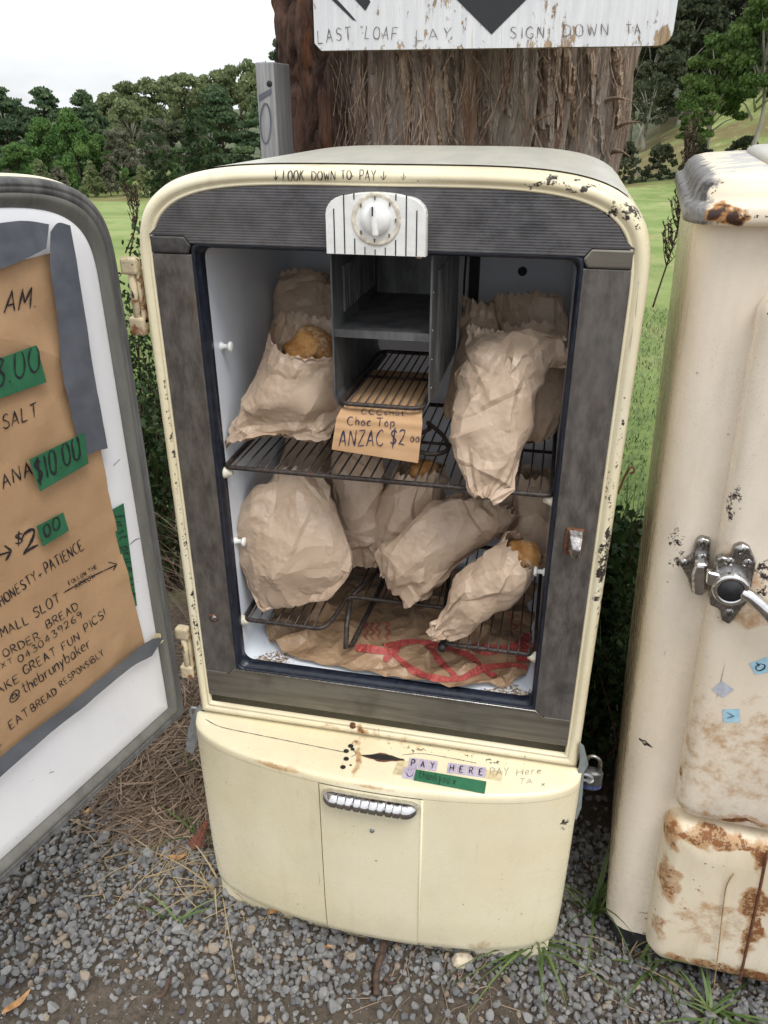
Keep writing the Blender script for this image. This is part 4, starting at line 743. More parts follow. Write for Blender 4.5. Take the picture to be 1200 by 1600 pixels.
# ------------------------------------------------------------------ crumpled paper
def tri(u): return 2*np.abs(2*(u-np.floor(u+.5)))-1
def voronoi1(P, n, seed, ext):
    r = np.random.default_rng(seed); lo, hi = P.min(0)-ext*.2, P.max(0)+ext*.2; sd = r.uniform(lo, hi, (n, 3)); d = np.full(len(P), 1e9)
    for s in sd: d = np.minimum(d, ((P-s)**2).sum(1))
    return np.sqrt(d)
def crumple(P, seed, a=1.0, sc=1.0):
    r = np.random.default_rng(seed); Q = P+np.stack([fbm(P*7+i*7, 2, seed+i) for i in range(3)], -1)*.010*sc; d = np.zeros(len(P))
    for lam, am, cnt in ((.13, .0070, 3), (.07, .0042, 3), (.036, .0016, 3)):
        for k in range(cnt):
            n = r.normal(size=3); n /= np.linalg.norm(n); msk = np.clip(.05+1.6*vnoise(P*8/sc+k*5.1, seed+k+int(lam*1e3)), 0, 1)
            d += am*msk*tri(Q@n/(lam*sc)+r.random())
    d += .0022*fbm(P*38/sc, 2, seed+31)*np.clip(.4+vnoise(P*9, seed+8), 0, 1)
    # crease ridges: sharp straight folds standing proud, and pinched valleys
    for k in range(40):
        c = P[r.integers(len(P))]; n = r.normal(size=3); n /= np.linalg.norm(n); v = Q-c; ll = r.uniform(.03, .10)*sc; wd = r.uniform(.004, .011)*sc; x = v@n
        m = np.where(x > 0, np.clip(1-x/wd, 0, 1), np.clip(1+x/(wd*2.6), 0, 1))*np.clip(1-((v*v).sum(1)/ll**2), 0, 1)**.7; d += r.choice([1, 1, -1])*r.uniform(.002, .0055)*m
    return d*a
def decimate(o, ratio, keep=None, ang=16):
    """collapse the dense sheet to irregular flat facets: that is how stiff paper folds"""
    if keep is not None:
        g = o.vertex_groups.new(name='g'); g.add(list(range(0, keep)), 1.0, 'REPLACE')
    m = o.modifiers.new('d', 'DECIMATE'); m.ratio = ratio
    if keep is not None: m.vertex_group = 'g'; m.vertex_group_factor = 1.0
    dg = bpy.context.evaluated_depsgraph_get(); dg.update(); me = bpy.data.meshes.new_from_object(o.evaluated_get(dg)); old = o.data; o.modifiers.clear(); o.data = me; bpy.data.meshes.remove(old); o.vertex_groups.clear()
    me.polygons.foreach_set('use_smooth', [True]*len(me.polygons)); return autosmooth(o, ang)
def facets(V, nr, seed, k=70, deep=.004, rad=(.05, .11)):
    """press flat facets into the paper: clip against randomly tilted planes near the surface"""
    r = np.random.default_rng(seed); P = V.reshape(-1, 3).copy(); Nn = nr.reshape(-1, 3); sl = r.integers(0, len(P), k); sl = sl[np.argsort(-r.random(k))]
    for i in sl:
        n = Nn[i]+r.normal(0, .26, 3); n /= np.linalg.norm(n); c = P[i]; v = P-c; R_ = r.uniform(*rad); m = np.clip(1.6-np.sqrt((v*v).sum(1))/R_*1.0, 0, 1)*(Nn@n > .45); s = np.clip(v@n+r.uniform(.2, 1)*deep, 0, .011); P -= (s*np.minimum(1, m*2.0))[:, None]*n
    d = P-V.reshape(-1, 3); l_ = np.linalg.norm(d, axis=1)[:, None]+1e-9; P = V.reshape(-1, 3)+d/l_*np.minimum(l_, .012)
    return P.reshape(V.shape)
DEC = .066
def bag(label, st, seed, amp=1.0, lip=.10, zig=.0042, fold=.010, base=None, m='kraft', gather=1.0, NS=112, NTH=176, name='bread_bag'):
    Lp = np.array([onY(s[0], s[2][0] if isinstance(s[2], tuple) else s[2]) for s in st]); Rp = np.array([onY(s[1], s[2][1] if isinstance(s[2], tuple) else s[2]) for s in st]); tt = np.array([[s[3]]*3 for s in st])
    k = 10; Lq, Rq, tq = smoothpath(Lp, k), smoothpath(Rp, k), smoothpath(tt, k)[:, 0]
    ln = np.concatenate([[0], np.cumsum(np.linalg.norm(np.diff((Lq+Rq)/2, axis=0), axis=1))]); u = np.linspace(0, ln[-1], NS)
    it = lambda A: np.stack([np.interp(u, ln, A[:, i]) for i in range(3)], -1)
    Lq, Rq, tq = it(Lq), it(Rq), np.interp(u, ln, tq); ct = (Lq+Rq)/2; wv = (Rq-Lq)/2
    T = np.gradient(ct, axis=0); T /= np.linalg.norm(T, axis=1)[:, None]; Wh = wv/np.linalg.norm(wv, axis=1)[:, None]; N = np.cross(T, Wh); N /= np.linalg.norm(N, axis=1)[:, None]
    if np.dot(N.mean(0), CAMP-ct.mean(0)) < 0: N = -N
    th = np.arange(NTH)/NTH*2*math.pi; c, s = np.cos(th), np.sin(th); px = np.sign(c)*np.abs(c)**.86; py = np.sign(s)*np.abs(s)**1.08; py = np.where(py < 0, py*.75, py)
    x = np.linspace(0, 1, NS); lpv = 1-lip*np.clip(s, 0, 1)**.7+.03*np.array([vnoise(np.array([[math.cos(a)*2, math.sin(a)*2, seed*1.3]]), seed)[0] for a in th])
    V = np.zeros((NS, NTH, 3))
    sub = x[:, None]**1.0*lpv[None, :]; sub = np.where(x[:, None] < .6, x[:, None], .6+(x[:, None]-.6)*(lpv[None, :]-.6)/.4); fi = np.clip(sub, 0, 1)*(NS-1); i0 = np.clip(np.floor(fi).astype(int), 0, NS-2); f = (fi-i0)[..., None]
    g = lambda A: A[i0]*(1-f)+A[i0+1]*f
    tb = (tq[i0]*(1-f[..., 0])+tq[i0+1]*f[..., 0])
    V = g(ct)+g(wv)*px[None, :, None]+g(N)*(tb*py[None, :])[..., None]
    # pleats gathered at the folded end, loosening towards the middle
    rr_ = np.random.default_rng(seed+3); gth = sum(rr_.uniform(.5, 1)*tri(th*kk/(2*math.pi)+rr_.random()) for kk in (5, 9, 14))/2.2
    P0_ = V.reshape(-1, 3); nr = np.zeros_like(V); du = np.gradient(V, axis=0); dv = np.roll(V, -1, 1)-np.roll(V, 1, 1); nr = np.cross(dv, du); nr /= np.linalg.norm(nr, axis=2)[..., None]+1e-9
    if np.mean(np.sum(nr*(V-ct[i0]), 2)) < 0: nr = -nr
    V = facets(V+nr*.006, nr, seed+7, 34, .004); P0_ = V.reshape(-1, 3)
    D = crumple(P0_, seed, amp).reshape(NS, NTH); D *= np.clip(.55+.45*np.abs(x-.5)*2, 0, 1)[:, None]
    D += gather*.0050*gth[None, :]*np.clip(1-x/.38, 0, 1)[:, None]**1.3 + .0025*gth[::-1][None, :]*np.clip((x-.72)/.28, 0, 1)[:, None]
    V = V+nr*D[..., None]
    # pinked mouth edge
    arc = th/(2*math.pi)*4*np.linalg.norm(wv[-1]); V[-1] += T[-1]*(zig*tri(arc/.0075))[:, None]; V[-2] += T[-1]*(zig*.2*tri(arc/.0075))[:, None]; V[0] += T[0]*(.0035*rr_.normal(size=NTH))[:, None]*.4
    og = ct[0] if base is None else np.array(base)
    o = mk(name, loft([V[i] for i in range(NS)], True, cap0=True), M[m], org=og, bv=True)
    decimate(o, DEC, (NS-3)*NTH); tag(o, label, 'paper bag'); return o

def loaf(label, px0, px1, Y0, Y1, r, seed):
    a, b = onY(px0, Y0), onY(px1, Y1); P = np.array([a+(b-a)*t for t in np.linspace(0, 1, 30)]); rad = r*np.sqrt(np.clip(1-(np.linspace(-1, 1, 30))**2, .002, 1))**.8
    v, f = tube(P, rad, 32); v = v+(v-P.mean(0))*(.10*fbm(v*26, 3, seed))[:, None]; v = v+(v-P.mean(0))/np.linalg.norm(v-P.mean(0), axis=1)[:, None]*(.005*np.clip(tri(v@np.array([18., 6, 22.])), -.2, 1))[:, None]
    return tag(mk('bread_loaf', (v, f), M['crust'], org=P.mean(0)), label, 'bread')
# upper shelf, left
bag('tall paper bag standing behind the open loaf bag, against the liner', [((428, 560), (535, 570), .25, .02), ((420, 520), (540, 530), .27, .05), ((425, 480), (540, 480), .285, .045), ((430, 440), (536, 436), .30, .022), ((432, 428), (530, 424), .305, .012)], 41, .9, lip=.04)
bag('open crumpled paper bag showing a floury loaf, beside the freezer box', [((350, 700), (505, 682), (.030, .060), .004), ((356, 684), (512, 672), (.040, .07), .018), ((368, 650), (536, 650), (.06, .095), .046), ((388, 600), (548, 610), (.085, .115), .058), ((410, 550), (552, 560), (.11, .135), .055), ((428, 512), (552, 520), (.135, .155), .050), ((440, 482), (552, 488), (.15, .17), .048)], 42, 1.0, lip=.40)
loaf('golden brown loaf with floury crust poking out of the open paper bag', (448, 630), (506, 512), .105, .160, .040, 3)
# upper shelf, right
bag('shadowed paper bag squeezed between freezer box and taller bags', [((700, 655), (770, 660), .18, .006), ((700, 620), (790, 625), .19, .035), ((706, 560), (800, 565), .21, .045), ((716, 500), (790, 505), .235, .035), ((722, 462), (786, 470), .25, .02)], 43, .9, lip=.06)
bag('paper bag with wide serrated mouth standing behind the pale overhanging bag', [((790, 705), (862, 690), .14, .006), ((780, 660), (884, 650), .16, .035), ((785, 590), (896, 585), .19, .048), ((786, 530), (893, 530), .215, .045), ((784, 480), (888, 475), .235, .034), ((784, 455), (884, 450), .243, .03)], 44, .95, lip=.22)
bag('upright pale paper bag with pointed base overhanging the upper shelf', [((742, 780), (762, 777), -.012, .003), ((731, 752), (794, 750), .002, .014), ((722, 716), (815, 715), .022, .030), ((713, 662), (835, 660), .055, .046), ((716, 610), (846, 605), .085, .050), ((726, 560), (866, 560), .11, .040), ((735, 524), (884, 550), .13, .022), ((737, 508), (890, 545), .135, .012)], 45, 1.1, lip=.035)
# lower shelf, behind
bag('paper bag standing upright behind the large serrated bag', [((448, 800), (535, 805), .26, .01), ((440, 770), (532, 775), .265, .045), ((440, 720), (525, 725), .275, .05), ((450, 682), (520, 686), .285, .03), ((455, 668), (516, 670), .29, .012)], 46, .8, lip=.05)
bag('narrow upright paper bag between the serrated bag and the loaf bag', [((530, 880), (592, 884), .155, .005), ((522, 860), (604, 866), .165, .03), ((517, 810), (606, 815), .185, .046), ((518, 750), (604, 755), .21, .046), ((522, 705), (600, 708), .23, .03), ((525, 690), (596, 692), .238, .012)], 47, 1.0, lip=.05)
bag('paper bag with a dark-crusted loaf showing under the shelf wires', [((588, 868), (636, 880), .155, .005), ((578, 838), (672, 850), .165, .034), ((588, 790), (692, 800), .185, .048), ((606, 745), (700, 752), .205, .046), ((622, 716), (702, 722), .22, .034)], 48, 1.0, lip=.16)
loaf('dark scorched loaf with floury top under the upper shelf wires', (645, 800), (670, 718), .195, .222, .033, 5)
bag('shadowed paper bag leaning at the back behind the plump diagonal bag', [((760, 840), (810, 850), .24, .006), ((750, 800), (820, 806), .25, .035), ((752, 760), (822, 764), .265, .04), ((756, 725), (818, 728), .28, .02)], 49, .8, lip=.05)
bag('paper bag slumped at the back behind the twisted-tail bag', [((795, 880), (864, 885), .185, .01), ((790, 840), (872, 842), .20, .04), ((798, 790), (872, 792), .225, .045), ((812, 750), (868, 752), .245, .03), ((818, 735), (862, 737), .25, .015)], 50, .9, lip=.1)
# lower shelf, front
bag('large paper bag with serrated top leaning on the liner wall by the hinges', [((414, 958), (512, 938), (.040, .055), .004), ((400, 938), (528, 912), (.042, .06), .016), ((384, 895), (548, 876), (.05, .075), .036), ((372, 840), (541, 830), (.065, .095), .046), ((374, 806), (530, 798), (.085, .11), .046), ((402, 764), (512, 764), (.105, .125), .034), ((438, 722), (496, 738), (.125, .14), .010)], 51, 1.0, lip=.02)
bag('plump paper bag lying diagonally across the middle of the lower shelf', [((600, 905), (640, 940), .085, .006), ((596, 880), (662, 930), .09, .026), ((604, 850), (704, 896), .105, .044), ((640, 812), (742, 868), .125, .050), ((686, 780), (778, 836), .15, .044), ((728, 768), (800, 812), .17, .022), ((742, 766), (806, 804), .175, .008)], 52, 1.1, lip=.03)
bag('paper bag with twisted tail and loaf showing, over the sack print', [((661, 990), (676, 1004), .018, .004), ((680, 972), (698, 1004), .022, .009), ((690, 945), (732, 992), .032, .026), ((718, 898), (776, 960), .055, .044), ((758, 858), (822, 918), .08, .048), ((796, 832), (856, 884), .10, .036), ((806, 826), (862, 872), .106, .03)], 53, 1.05, lip=.15, gather=1.5)
loaf('flour-dusted golden loaf showing at the mouth of the twisted bag', (775, 918), (836, 850), .075, .108, .031, 8)
# ------------------------------------------------------------------ flattened paper sack on the floor of the fridge
fp = [onZ(q, .010) for q in ((412, 985), (424, 1006), (446, 1026), (500, 1040), (560, 1052), (640, 1066), (720, 1077), (790, 1073), (822, 1056), (836, 1015))]
fx = np.array([p[0] for p in fp]); fy = np.array([p[1] for p in fp]); o_ = np.argsort(fx); nx_, ny_ = 120, 80
X = np.linspace(-.236, .2425, nx_); Yf = np.interp(X, fx[o_], fy[o_])+.003*vnoise(np.stack([X*40, 0*X, 0*X], -1), 3)
XX = np.repeat(X[None], ny_, 0); tt_ = np.linspace(0, 1, ny_)[:, None]; YY = Yf[None]+(.385-Yf[None])*tt_; PP = np.stack([XX, YY, 0*XX], -1).reshape(-1, 3)
ZZ = .0155+crumple(PP, 71, 1.5, .7)+.003*fbm(PP*16, 3, 4); ZZ = np.maximum(ZZ, .0085+.0008*vnoise(PP*90, 2)); PP[:, 2] = ZZ
sack = mk('paper_sack', (PP, [(j*nx_+i, j*nx_+i+1, (j+1)*nx_+i+1, (j+1)*nx_+i) for j in range(ny_-1) for i in range(nx_-1)]), M['kraft_dark'], org=(0, .19, .004), bv=True); tag(sack, 'flattened crumpled brown paper sack with red print lining the fridge floor', 'paper sack'); decimate(sack, .34, None, 14)
# ------------------------------------------------------------------ the tree trunk behind
TX = float((onY((434, 180), 1.08)[0]+onY((966, 150), 1.08)[0])/2); TR = float((onY((966, 150), 1.08)[0]-onY((434, 180), 1.08)[0])/2)*.985; TY = 1.10
tr = thing('tree_trunk', 'huge stringy-barked tree trunk standing behind the open fridge', 'tree', (TX, TY, G))
nth, zz = 560, np.concatenate([np.linspace(G-.05, .55, 24, endpoint=False), np.linspace(.55, 1.75, 190, endpoint=False), np.linspace(1.75, 5.2, 40)])
th = np.linspace(0, 2*math.pi, nth, endpoint=False); TH, Z_ = np.meshgrid(th, zz); cx, sx = np.cos(TH), np.sin(TH)
flare = 1+.30*np.exp(-(Z_-G)/.35)-.02*(Z_-.8); base = TR*flare*(1+.05*np.sin(TH*3+1)+.025*np.sin(TH*7+Z_*.6))
q = np.stack([cx*TR+Z_*.06, sx*TR, Z_], -1)
wob = np.stack([q[..., 0]+.02*fbm(q*np.array([4, 4, 2.]), 3, 9), q[..., 1]+.02*fbm(q*np.array([4, 4, 2.])+9, 3, 10), q[..., 2]], -1)
ridge = 1-np.abs(fbm(wob*np.array([17, 17, 1.5]), 4, 21)); fine = fbm(wob*np.array([75, 75, 5.0]), 3, 31); micro = fbm(wob*np.array([190, 190, 10.0]), 2, 33)
left = np.clip((TX-.06-(cx*TR+TX)+.07*fbm(q*5, 3, 5))/.10, 0, 1); plates = np.abs(fbm(wob*np.array([22, 22, 9.0]), 4, 51))
rgt = np.clip((cx-.45)/.3, 0, 1)*np.clip(-sx+.2, 0, 1); slit = np.clip(.13-np.abs(fbm(wob*np.array([11, 11, .5]), 2, 77)), 0, .13)/.13
plt2 = np.abs(fbm(wob*np.array([9, 9, 2.2]), 3, 61)); disp = (.034*(ridge**2-.6)+.014*fine+.005*micro+.03*np.sqrt(plt2)-.012)*(1-left)+left*(.050*np.sqrt(plates)-.02+.008*fine+.030*np.sqrt(plt2)-.01) - .075*rgt*slit**1.1 - .030*slit*(1-left)
grv = 0
for gpx, gd, gw in ((546, .075, .030), (588, .03, .010), (640, .025, .008), (702, .035, .010), (768, .03, .009), (838, .05, .012), (872, .035, .010), (902, .06, .013), (924, .065, .012), (944, .06, .011), (960, .055, .010)):
    gx_ = float(onY((gpx, 170), TY-TR*.8)[0])-TX; ga = -math.acos(np.clip(gx_/TR, -.98, .98)); wv_ = .05*fbm(np.stack([0*Z_+gpx*.37, 0*Z_, Z_*2.2], -1), 3, 4)
    dl = (np.angle(np.exp(1j*(TH-ga)))+wv_-.03*(Z_-1.1))*TR; grv = grv-gd*np.clip(1-np.abs(dl)/gw, 0, 1)**.6*np.clip(.55+.9*vnoise(np.stack([0*Z_+gpx, 0*Z_, Z_*3.1], -1), 6), 0, 1)
disp = disp+grv
rad = base+disp; lx = TX+.02*(Z_-.6)
tv = np.stack([lx+cx*rad, TY+sx*rad, Z_], -1).reshape(-1, 3); n0 = len(zz)
tf = [(j*nth+i, j*nth+(i+1) % nth, (j+1)*nth+(i+1) % nth, (j+1)*nth+i) for j in range(n0-1) for i in range(nth)]
trunk = mk('trunk', (tv, tf), M['bark'], tr, bv=True)
for a, z0 in ((.4, 4.2), (2.6, 4.4), (4.4, 4.3)):
    P = [np.array([TX+.2*math.cos(a), TY+.2*math.sin(a), z0]), np.array([TX+.9*math.cos(a), TY+.9*math.sin(a), z0+.9]), np.array([TX+1.9*math.cos(a), TY+1.9*math.sin(a), z0+2.4])]
    mk('limb', tube(smoothpath(P), np.linspace(.2, .08, 13), 12), M['bark'], tr)
rc_ = np.random.default_rng(77); cl_ = []; tn_ = []
for k in range(60):                                            # its unseen crown, added high above and mostly behind to shade the fridge top
    a = rc_.uniform(0, 6.28); q_ = 3.6*math.sqrt(rc_.random()); c_ = np.array([TX+q_*math.cos(a), TY+1.2+q_*math.sin(a), rc_.uniform(5.2, 8.5)]); m_ = 240; d_ = rc_.normal(size=(m_, 3)); d_ /= np.linalg.norm(d_, axis=1)[:, None]; cl_.append(c_+d_*np.array([.75, .75, .45])*rc_.random((m_, 1))**.4)
cl_ = np.concatenate(cl_)
def tray(o, p):
    d = Vector(ray(p)); d.normalize(); h = BV[o.name].ray_cast(Vector(CAMP), d); return (np.array(h[0]), np.array(h[1])) if h[0] is not None else (None, None)
r_ = np.random.default_rng(5)
for k in range(46):                                           # loose plates of bark on the right half
    x = r_.uniform(560, 975); y1 = r_.uniform(60, 250); ln = r_.uniform(70, 240); x2 = x-.06*ln+r_.normal(0, 5); pts = []
    for t in np.linspace(0, 1, 9):
        h, nn = tray(trunk, (x+(x2-x)*t+r_.normal(0, 1.0), y1-ln*t))
        if h is not None: pts.append(h+np.array([0, -1, 0])*(.002+.012*r_.random()*(abs(t-.5)*2)**2))
    if len(pts) < 6: continue
    P = smoothpath(pts, 3); n = len(P); wd = r_.uniform(.006, .020)*np.sin(np.linspace(.35, math.pi-.2, n))**.6; sd_ = np.array([1.0, .15, 0]); a = P-sd_*wd[:, None]/2; b = P+sd_*wd[:, None]/2; m_ = P+np.array([0, -1, 0])*(.003+.25*wd[:, None]); bk = P+np.array([0, .012, 0])
    jt = r_.normal(0, .0012, (n, 3)); mk('bark_strip', loft([[a[i]+jt[i], m_[i]-jt[i], b[i]+jt[i], bk[i]] for i in range(n)], True, True, True), M['bark'] if k % 3 else M['fibre'], tr, smooth=False)
gs = []
for k in range(900):
    p = (r_.uniform(530, 990), r_.uniform(10, 255)); h, nn = tray(trunk, p)
    if h is None: continue
    d = np.array([r_.normal(0, .25), -abs(r_.normal(0, .22)), r_.choice([-1, 1])*1.0]); d /= np.linalg.norm(d); ln = r_.uniform(.02, .10); t = np.linspace(0, 1, 5)[:, None]; P = h+np.array([0, -.002, 0])+d*ln*t+np.array([r_.normal(0, .3), -abs(r_.normal(0, .2)), -.1])*ln*t**2*.6
    gs.append(ribbon(P, r_.uniform(.0006, .0018), nrm=np.array([r_.normal(0, .4), -1.0, 0])))
fo = mk('bark_fibre', merge(gs), M['fibre'], tr, smooth=False); fo['kind'] = 'stuff'
for (p, q) in (((955, 205), (1000, 190)), ((955, 238), (985, 245)), ((825, 200), (865, 178)), ((940, 160), (985, 157))):
    h, nn = tray(trunk, p)
    if h is None: h = onY(p, 1.0)
    e = onY(q, h[1]-.06); mk('splinter', tube(smoothpath([h+np.array([0, .02, 0]), (h+e)/2+np.array([0, 0, .006]), e]), np.linspace(.006, .0012, 13), 6), M['fibre'], tr)
# ------------------------------------------------------------------ painted board nailed to the trunk
def sy(p): return onY(p, SIGN_Y)
bl, br = sy((492, 79)), sy((1049, 71)); x0, x1, z0 = bl[0], br[0], (bl[2]+br[2])/2; zt = z0+.46; rc = .022; tl = (br[2]-bl[2])/(x1-x0)
poly = [(x0, zt), (x0, z0+.012), (x0+.012, z0)]+[(x1-rc+rc*math.sin(a), z0+rc-rc*math.cos(a)) for a in np.linspace(0, math.pi/2, 6)]+[(x1+.004, zt)]
poly = [(x, z+(x-x0)*tl*.6) for x, z in poly]
sg = thing('painted_sign', 'weathered white plywood sign with black diamond mark, fixed to the trunk', 'sign', ((x0+x1)/2, SIGN_Y, z0))
bd = mk('board', loft([[(x, SIGN_Y, z) for x, z in poly], [(x, SIGN_Y+.014, z) for x, z in poly]], True, True, True), M['sign_white'], sg, smooth=False, bv=True)
mk('ply_edge', loft([[(x, SIGN_Y+.0012, z-.0012) for x, z in poly[1:9]], [(x, SIGN_Y+.0135, z-.0012) for x, z in poly[1:9]]], False), M['ply_edge'], sg, smooth=False)
mk('packing_block', box(x0+.1, x1-.1, SIGN_Y+.0142, SIGN_Y+.10, z0+.12, z0+.2), M['grey_wood'], sg, smooth=False)
def flatpoly(name, pxs, m, par, off=.0008): P = [sy(q)+np.array([0, -off, 0]) for q in pxs]; return mk(name, loft([P, [p+np.array([0, off*.5, 0]) for p in P]], True, True, True), m, par, smooth=False)
flatpoly('black_diamond', [(768, 54), (822, 0), (902, -84), (768, -222), (634, -84), (714, 0)], M['sign_black'], sg)
flatpoly('black_mark', [(546, 20), (557, 33), (551, 31), (519, 0), (470+26, -24), (500, -30)], M['sign_black'], sg)
flatpoly('black_mark', [(555, 0), (571, 17), (579, 3), (573, -8), (548, -34), (530, -26)], M['sign_black'], sg)
# ------------------------------------------------------------------ grey post beside the trunk
pa, pb, pc = onY((403, 170), .64), onY((431, 170), .64), onY((443, 170), .64); pt = onY((417, 97), .64)[2]
po = thing('wooden_post', 'weathered grey timber post with a painted ring, beside the trunk', 'post', ((pa[0]+pb[0])/2, .66, G))
pbx = mk('post', box(pa[0], pb[0], .64, .74, G-.02, pt), M['grey_wood'], po, smooth=False, bv=True); bevel(pbx, .002, 2)
v_ = np.array(pbx.data.vertices[0].co)
mk('bolt_hole', lathe([(.0, .001), (.0055, .0008), (.0058, 0)], onY((421, 131), .64), (0, -1, 0), 14), M['black'], po)
rp = [onY((415+8*math.cos(a), 193+31*math.sin(a)), .6388) for a in np.linspace(0, 2*math.pi, 30)]
mk('painted_ring', ribbon(np.array(rp), .0032, nrm=np.array([0, -1.0, 0])), plain('grey_paint', (.10, .11, .13), .7), po)
mk('painted_band', loft([[onY(q, .6386) for q in ((405, 148), (424, 138), (424, 146), (405, 158))], [onY(q, .639) for q in ((405, 148), (424, 138), (424, 146), (405, 158))]], True, True, True), M['grey_paint'], po, smooth=False)
# ------------------------------------------------------------------ trees
def leaves(Cn, size, r, up=.35, asp=.6):
    n = len(Cn); d = r.normal(size=(n, 3)); d[:, 2] = np.abs(d[:, 2])*up+d[:, 2]*.4; d /= np.linalg.norm(d, axis=1)[:, None]; a = r.normal(size=(n, 3)); u = np.cross(d, a); u /= np.linalg.norm(u, axis=1)[:, None]; v = np.cross(d, u); s = size*r.uniform(.6, 1.3, n)[:, None]
    V = np.stack([Cn-u*s, Cn-v*s*asp, Cn+u*s, Cn+v*s*asp], 1).reshape(-1, 3); F = np.arange(4*n).reshape(-1, 4); return V, F.tolist()
crn = mk('crown', leaves(cl_, .085, rc_), M['cypress_leaf'], tr, smooth=False); settint(crn, rc_.random(len(cl_)))
def tree(name, label, x, y, h, w, kind, leafm, seed, n=4200, size=.2, trunkm='gum_trunk', lo=.25, group=None, cat='tree'):
    r = np.random.default_rng(seed); z = gh(x, y); n = int(n*1.9); size = size*.62; th_ = thing(name, label, cat, (x, y, z-.05), group); cs = []; B = np.array([x, y, z])
    if kind == 'gum':
        k = 58
        for i in range(k):
            a = r.uniform(0, 6.28); e = r.uniform(-.5, 1)**1; q = math.sqrt(max(0, 1-e*e*.8))*r.uniform(.45, 1); cs.append((B+np.array([math.cos(a)*q*w/2, math.sin(a)*q*w/2, h*(lo+(1-lo)*(.46+.46*e))]), np.array([.135*w, .135*w, .085*w*r.uniform(.7, 1.2)])*r.uniform(.6, 1.2)))
    elif kind == 'layer':
        k = 84
        for i in range(k):
            f = (i+.5)/k; a = r.uniform(0, 6.28); rad = w/2*(1-f**1.7)*r.uniform(.35, 1)+.02*w; cs.append((B+np.array([math.cos(a)*rad, math.sin(a)*rad, h*(lo+(1-lo)*f)-.03*h*r.random()]), np.array([.17*w*(1-.5*f), .17*w*(1-.5*f), .024*h])*r.uniform(.7, 1.2)))
    else:
        k = 70
        for i in range(k):
            f = r.random()**.8; a = r.uniform(0, 6.28); rad = w/2*(1-f**1.6*.85)*r.uniform(.3, 1); cs.append((B+np.array([math.cos(a)*rad, math.sin(a)*rad, h*(lo+(1-lo)*f)]), np.array([.09*w, .09*w, .075*h])*r.uniform(.6, 1.2)))
    wts = np.array([c[1].prod()**.6 for c in cs]); wts /= wts.sum(); Cn = []; tn = []
    for (c, s), wt in zip(cs, wts):
        m = max(6, int(n*wt)); d = r.normal(size=(m, 3)); d /= np.linalg.norm(d, axis=1)[:, None]; rd = r.random(m)**.45; Cn.append(c+d*s*rd[:, None]); tn.append(np.clip(.35+.3*d[:, 2]*0+r.normal(0, .18, m)+r.normal(0, .18), 0, 1))
    Cn = np.concatenate(Cn); tn = np.concatenate(tn); cr_ = mk('crown', leaves(Cn, size, r), M[leafm], th_, smooth=False); settint(cr_, tn)
    tp_ = np.array([x+r.normal(0, .03)*w, y, z+h*(.8 if kind != 'gum' else .62)]); gsx = [tube(smoothpath([B-np.array([0, 0, .1]), (B+tp_)/2+np.array([r.normal(0, .03)*h, 0, 0]), tp_]), np.linspace(.020*h, .006*h, 13), 7)]
    for c, s in cs[::4]:
        st_ = B+(tp_-B)*np.clip((c[2]-z)/max(.1, tp_[2]-z)*.7, .25, .95); gsx.append(tube([st_, (st_+c)/2+np.array([0, 0, .02*h]), c], [.008*h, .005*h, .002*h], 5))
    mk('trunk', merge(gsx), M[trunkm], th_); return th_
def at(px, D): return onY(px, D)
def ptree(label, pxx, ytop, D, wpx, kind, leafm, seed, **kw):
    p = at((pxx, 200), D); zt_ = at((pxx, ytop), D)[2]; zb_ = gh(p[0], D); wd = wpx/FPX*np.dot(p-CAMP, CF); tree(kw.pop('name', 'tree'), label, p[0], D, max(1.0, zt_-zb_), wd, kind, leafm, seed, **kw)
BG = 'trees along the far edge of the paddock'
ptree('dense blue-green cypress standing behind the lowest bright conifer', 10, 138, 78, 130, 'layer', 'cypress_leaf', 1, n=6500, size=.30, trunkm='dark_trunk', lo=.12, name='cypress_tree', group=BG)
ptree('flat-topped dark cypress with sky gaps between its tiers', 75, 134, 80, 120, 'layer', 'cypress_leaf', 2, n=5000, size=.30, trunkm='dark_trunk', lo=.15, name='cypress_tree', group=BG)
ptree('dark spreading cypress next to the rounded gums', 135, 142, 82, 110, 'layer', 'cypress_leaf', 3, n=5000, size=.30, trunkm='dark_trunk', lo=.15, name='cypress_tree', group=BG)
for i, (x, yt, w_) in enumerate([(180, 140, 70), (212, 126, 80), (255, 116, 85), (300, 112, 90), (340, 104, 80), (380, 92, 90), (425, 92, 90), (470, 90, 90)]):
    ptree('olive rounded gum tree on the skyline behind the cypresses', x, yt, 104+3*(i % 3), w_, 'gum', 'gum_leaf', 20+i, n=5200, size=.36, lo=.2, name='gum_tree', group=BG)
ptree('bright green bushy conifer low in front of the dark cypresses', 62, 190, 68, 95, 'bush', 'bright_leaf', 31, n=6500, size=.20, trunkm='dark_trunk', lo=.03, name='conifer', group=BG)
ptree('bright green feathery conifer in front of the pale gums', 112, 178, 66, 105, 'bush', 'bright_leaf', 32, n=7000, size=.20, trunkm='dark_trunk', lo=.03, name='conifer', group=BG)
ptree('lowest bright green conifer at the paddock edge above the open door', 18, 222, 64, 100, 'bush', 'bright_leaf', 33, n=6000, size=.20, trunkm='dark_trunk', lo=.02, name='conifer', group=BG)
ptree('green bushy conifer half behind the grey-leaved gums', 150, 215, 69, 80, 'bush', 'bright_leaf', 34, n=5500, size=.20, trunkm='dark_trunk', lo=.03, name='conifer', group=BG)
ptree('olive gum with pale trunk at the paddock edge', 205, 152, 72, 78, 'gum', 'gum_leaf', 35, n=5200, size=.22, lo=.2, name='gum_tree', group=BG)
ptree('grey-leaved gum sapling beside the pale trunked gum', 182, 192, 67, 50, 'gum', 'grey_leaf', 36, n=2600, size=.18, lo=.1, name='gum_tree', group=BG)
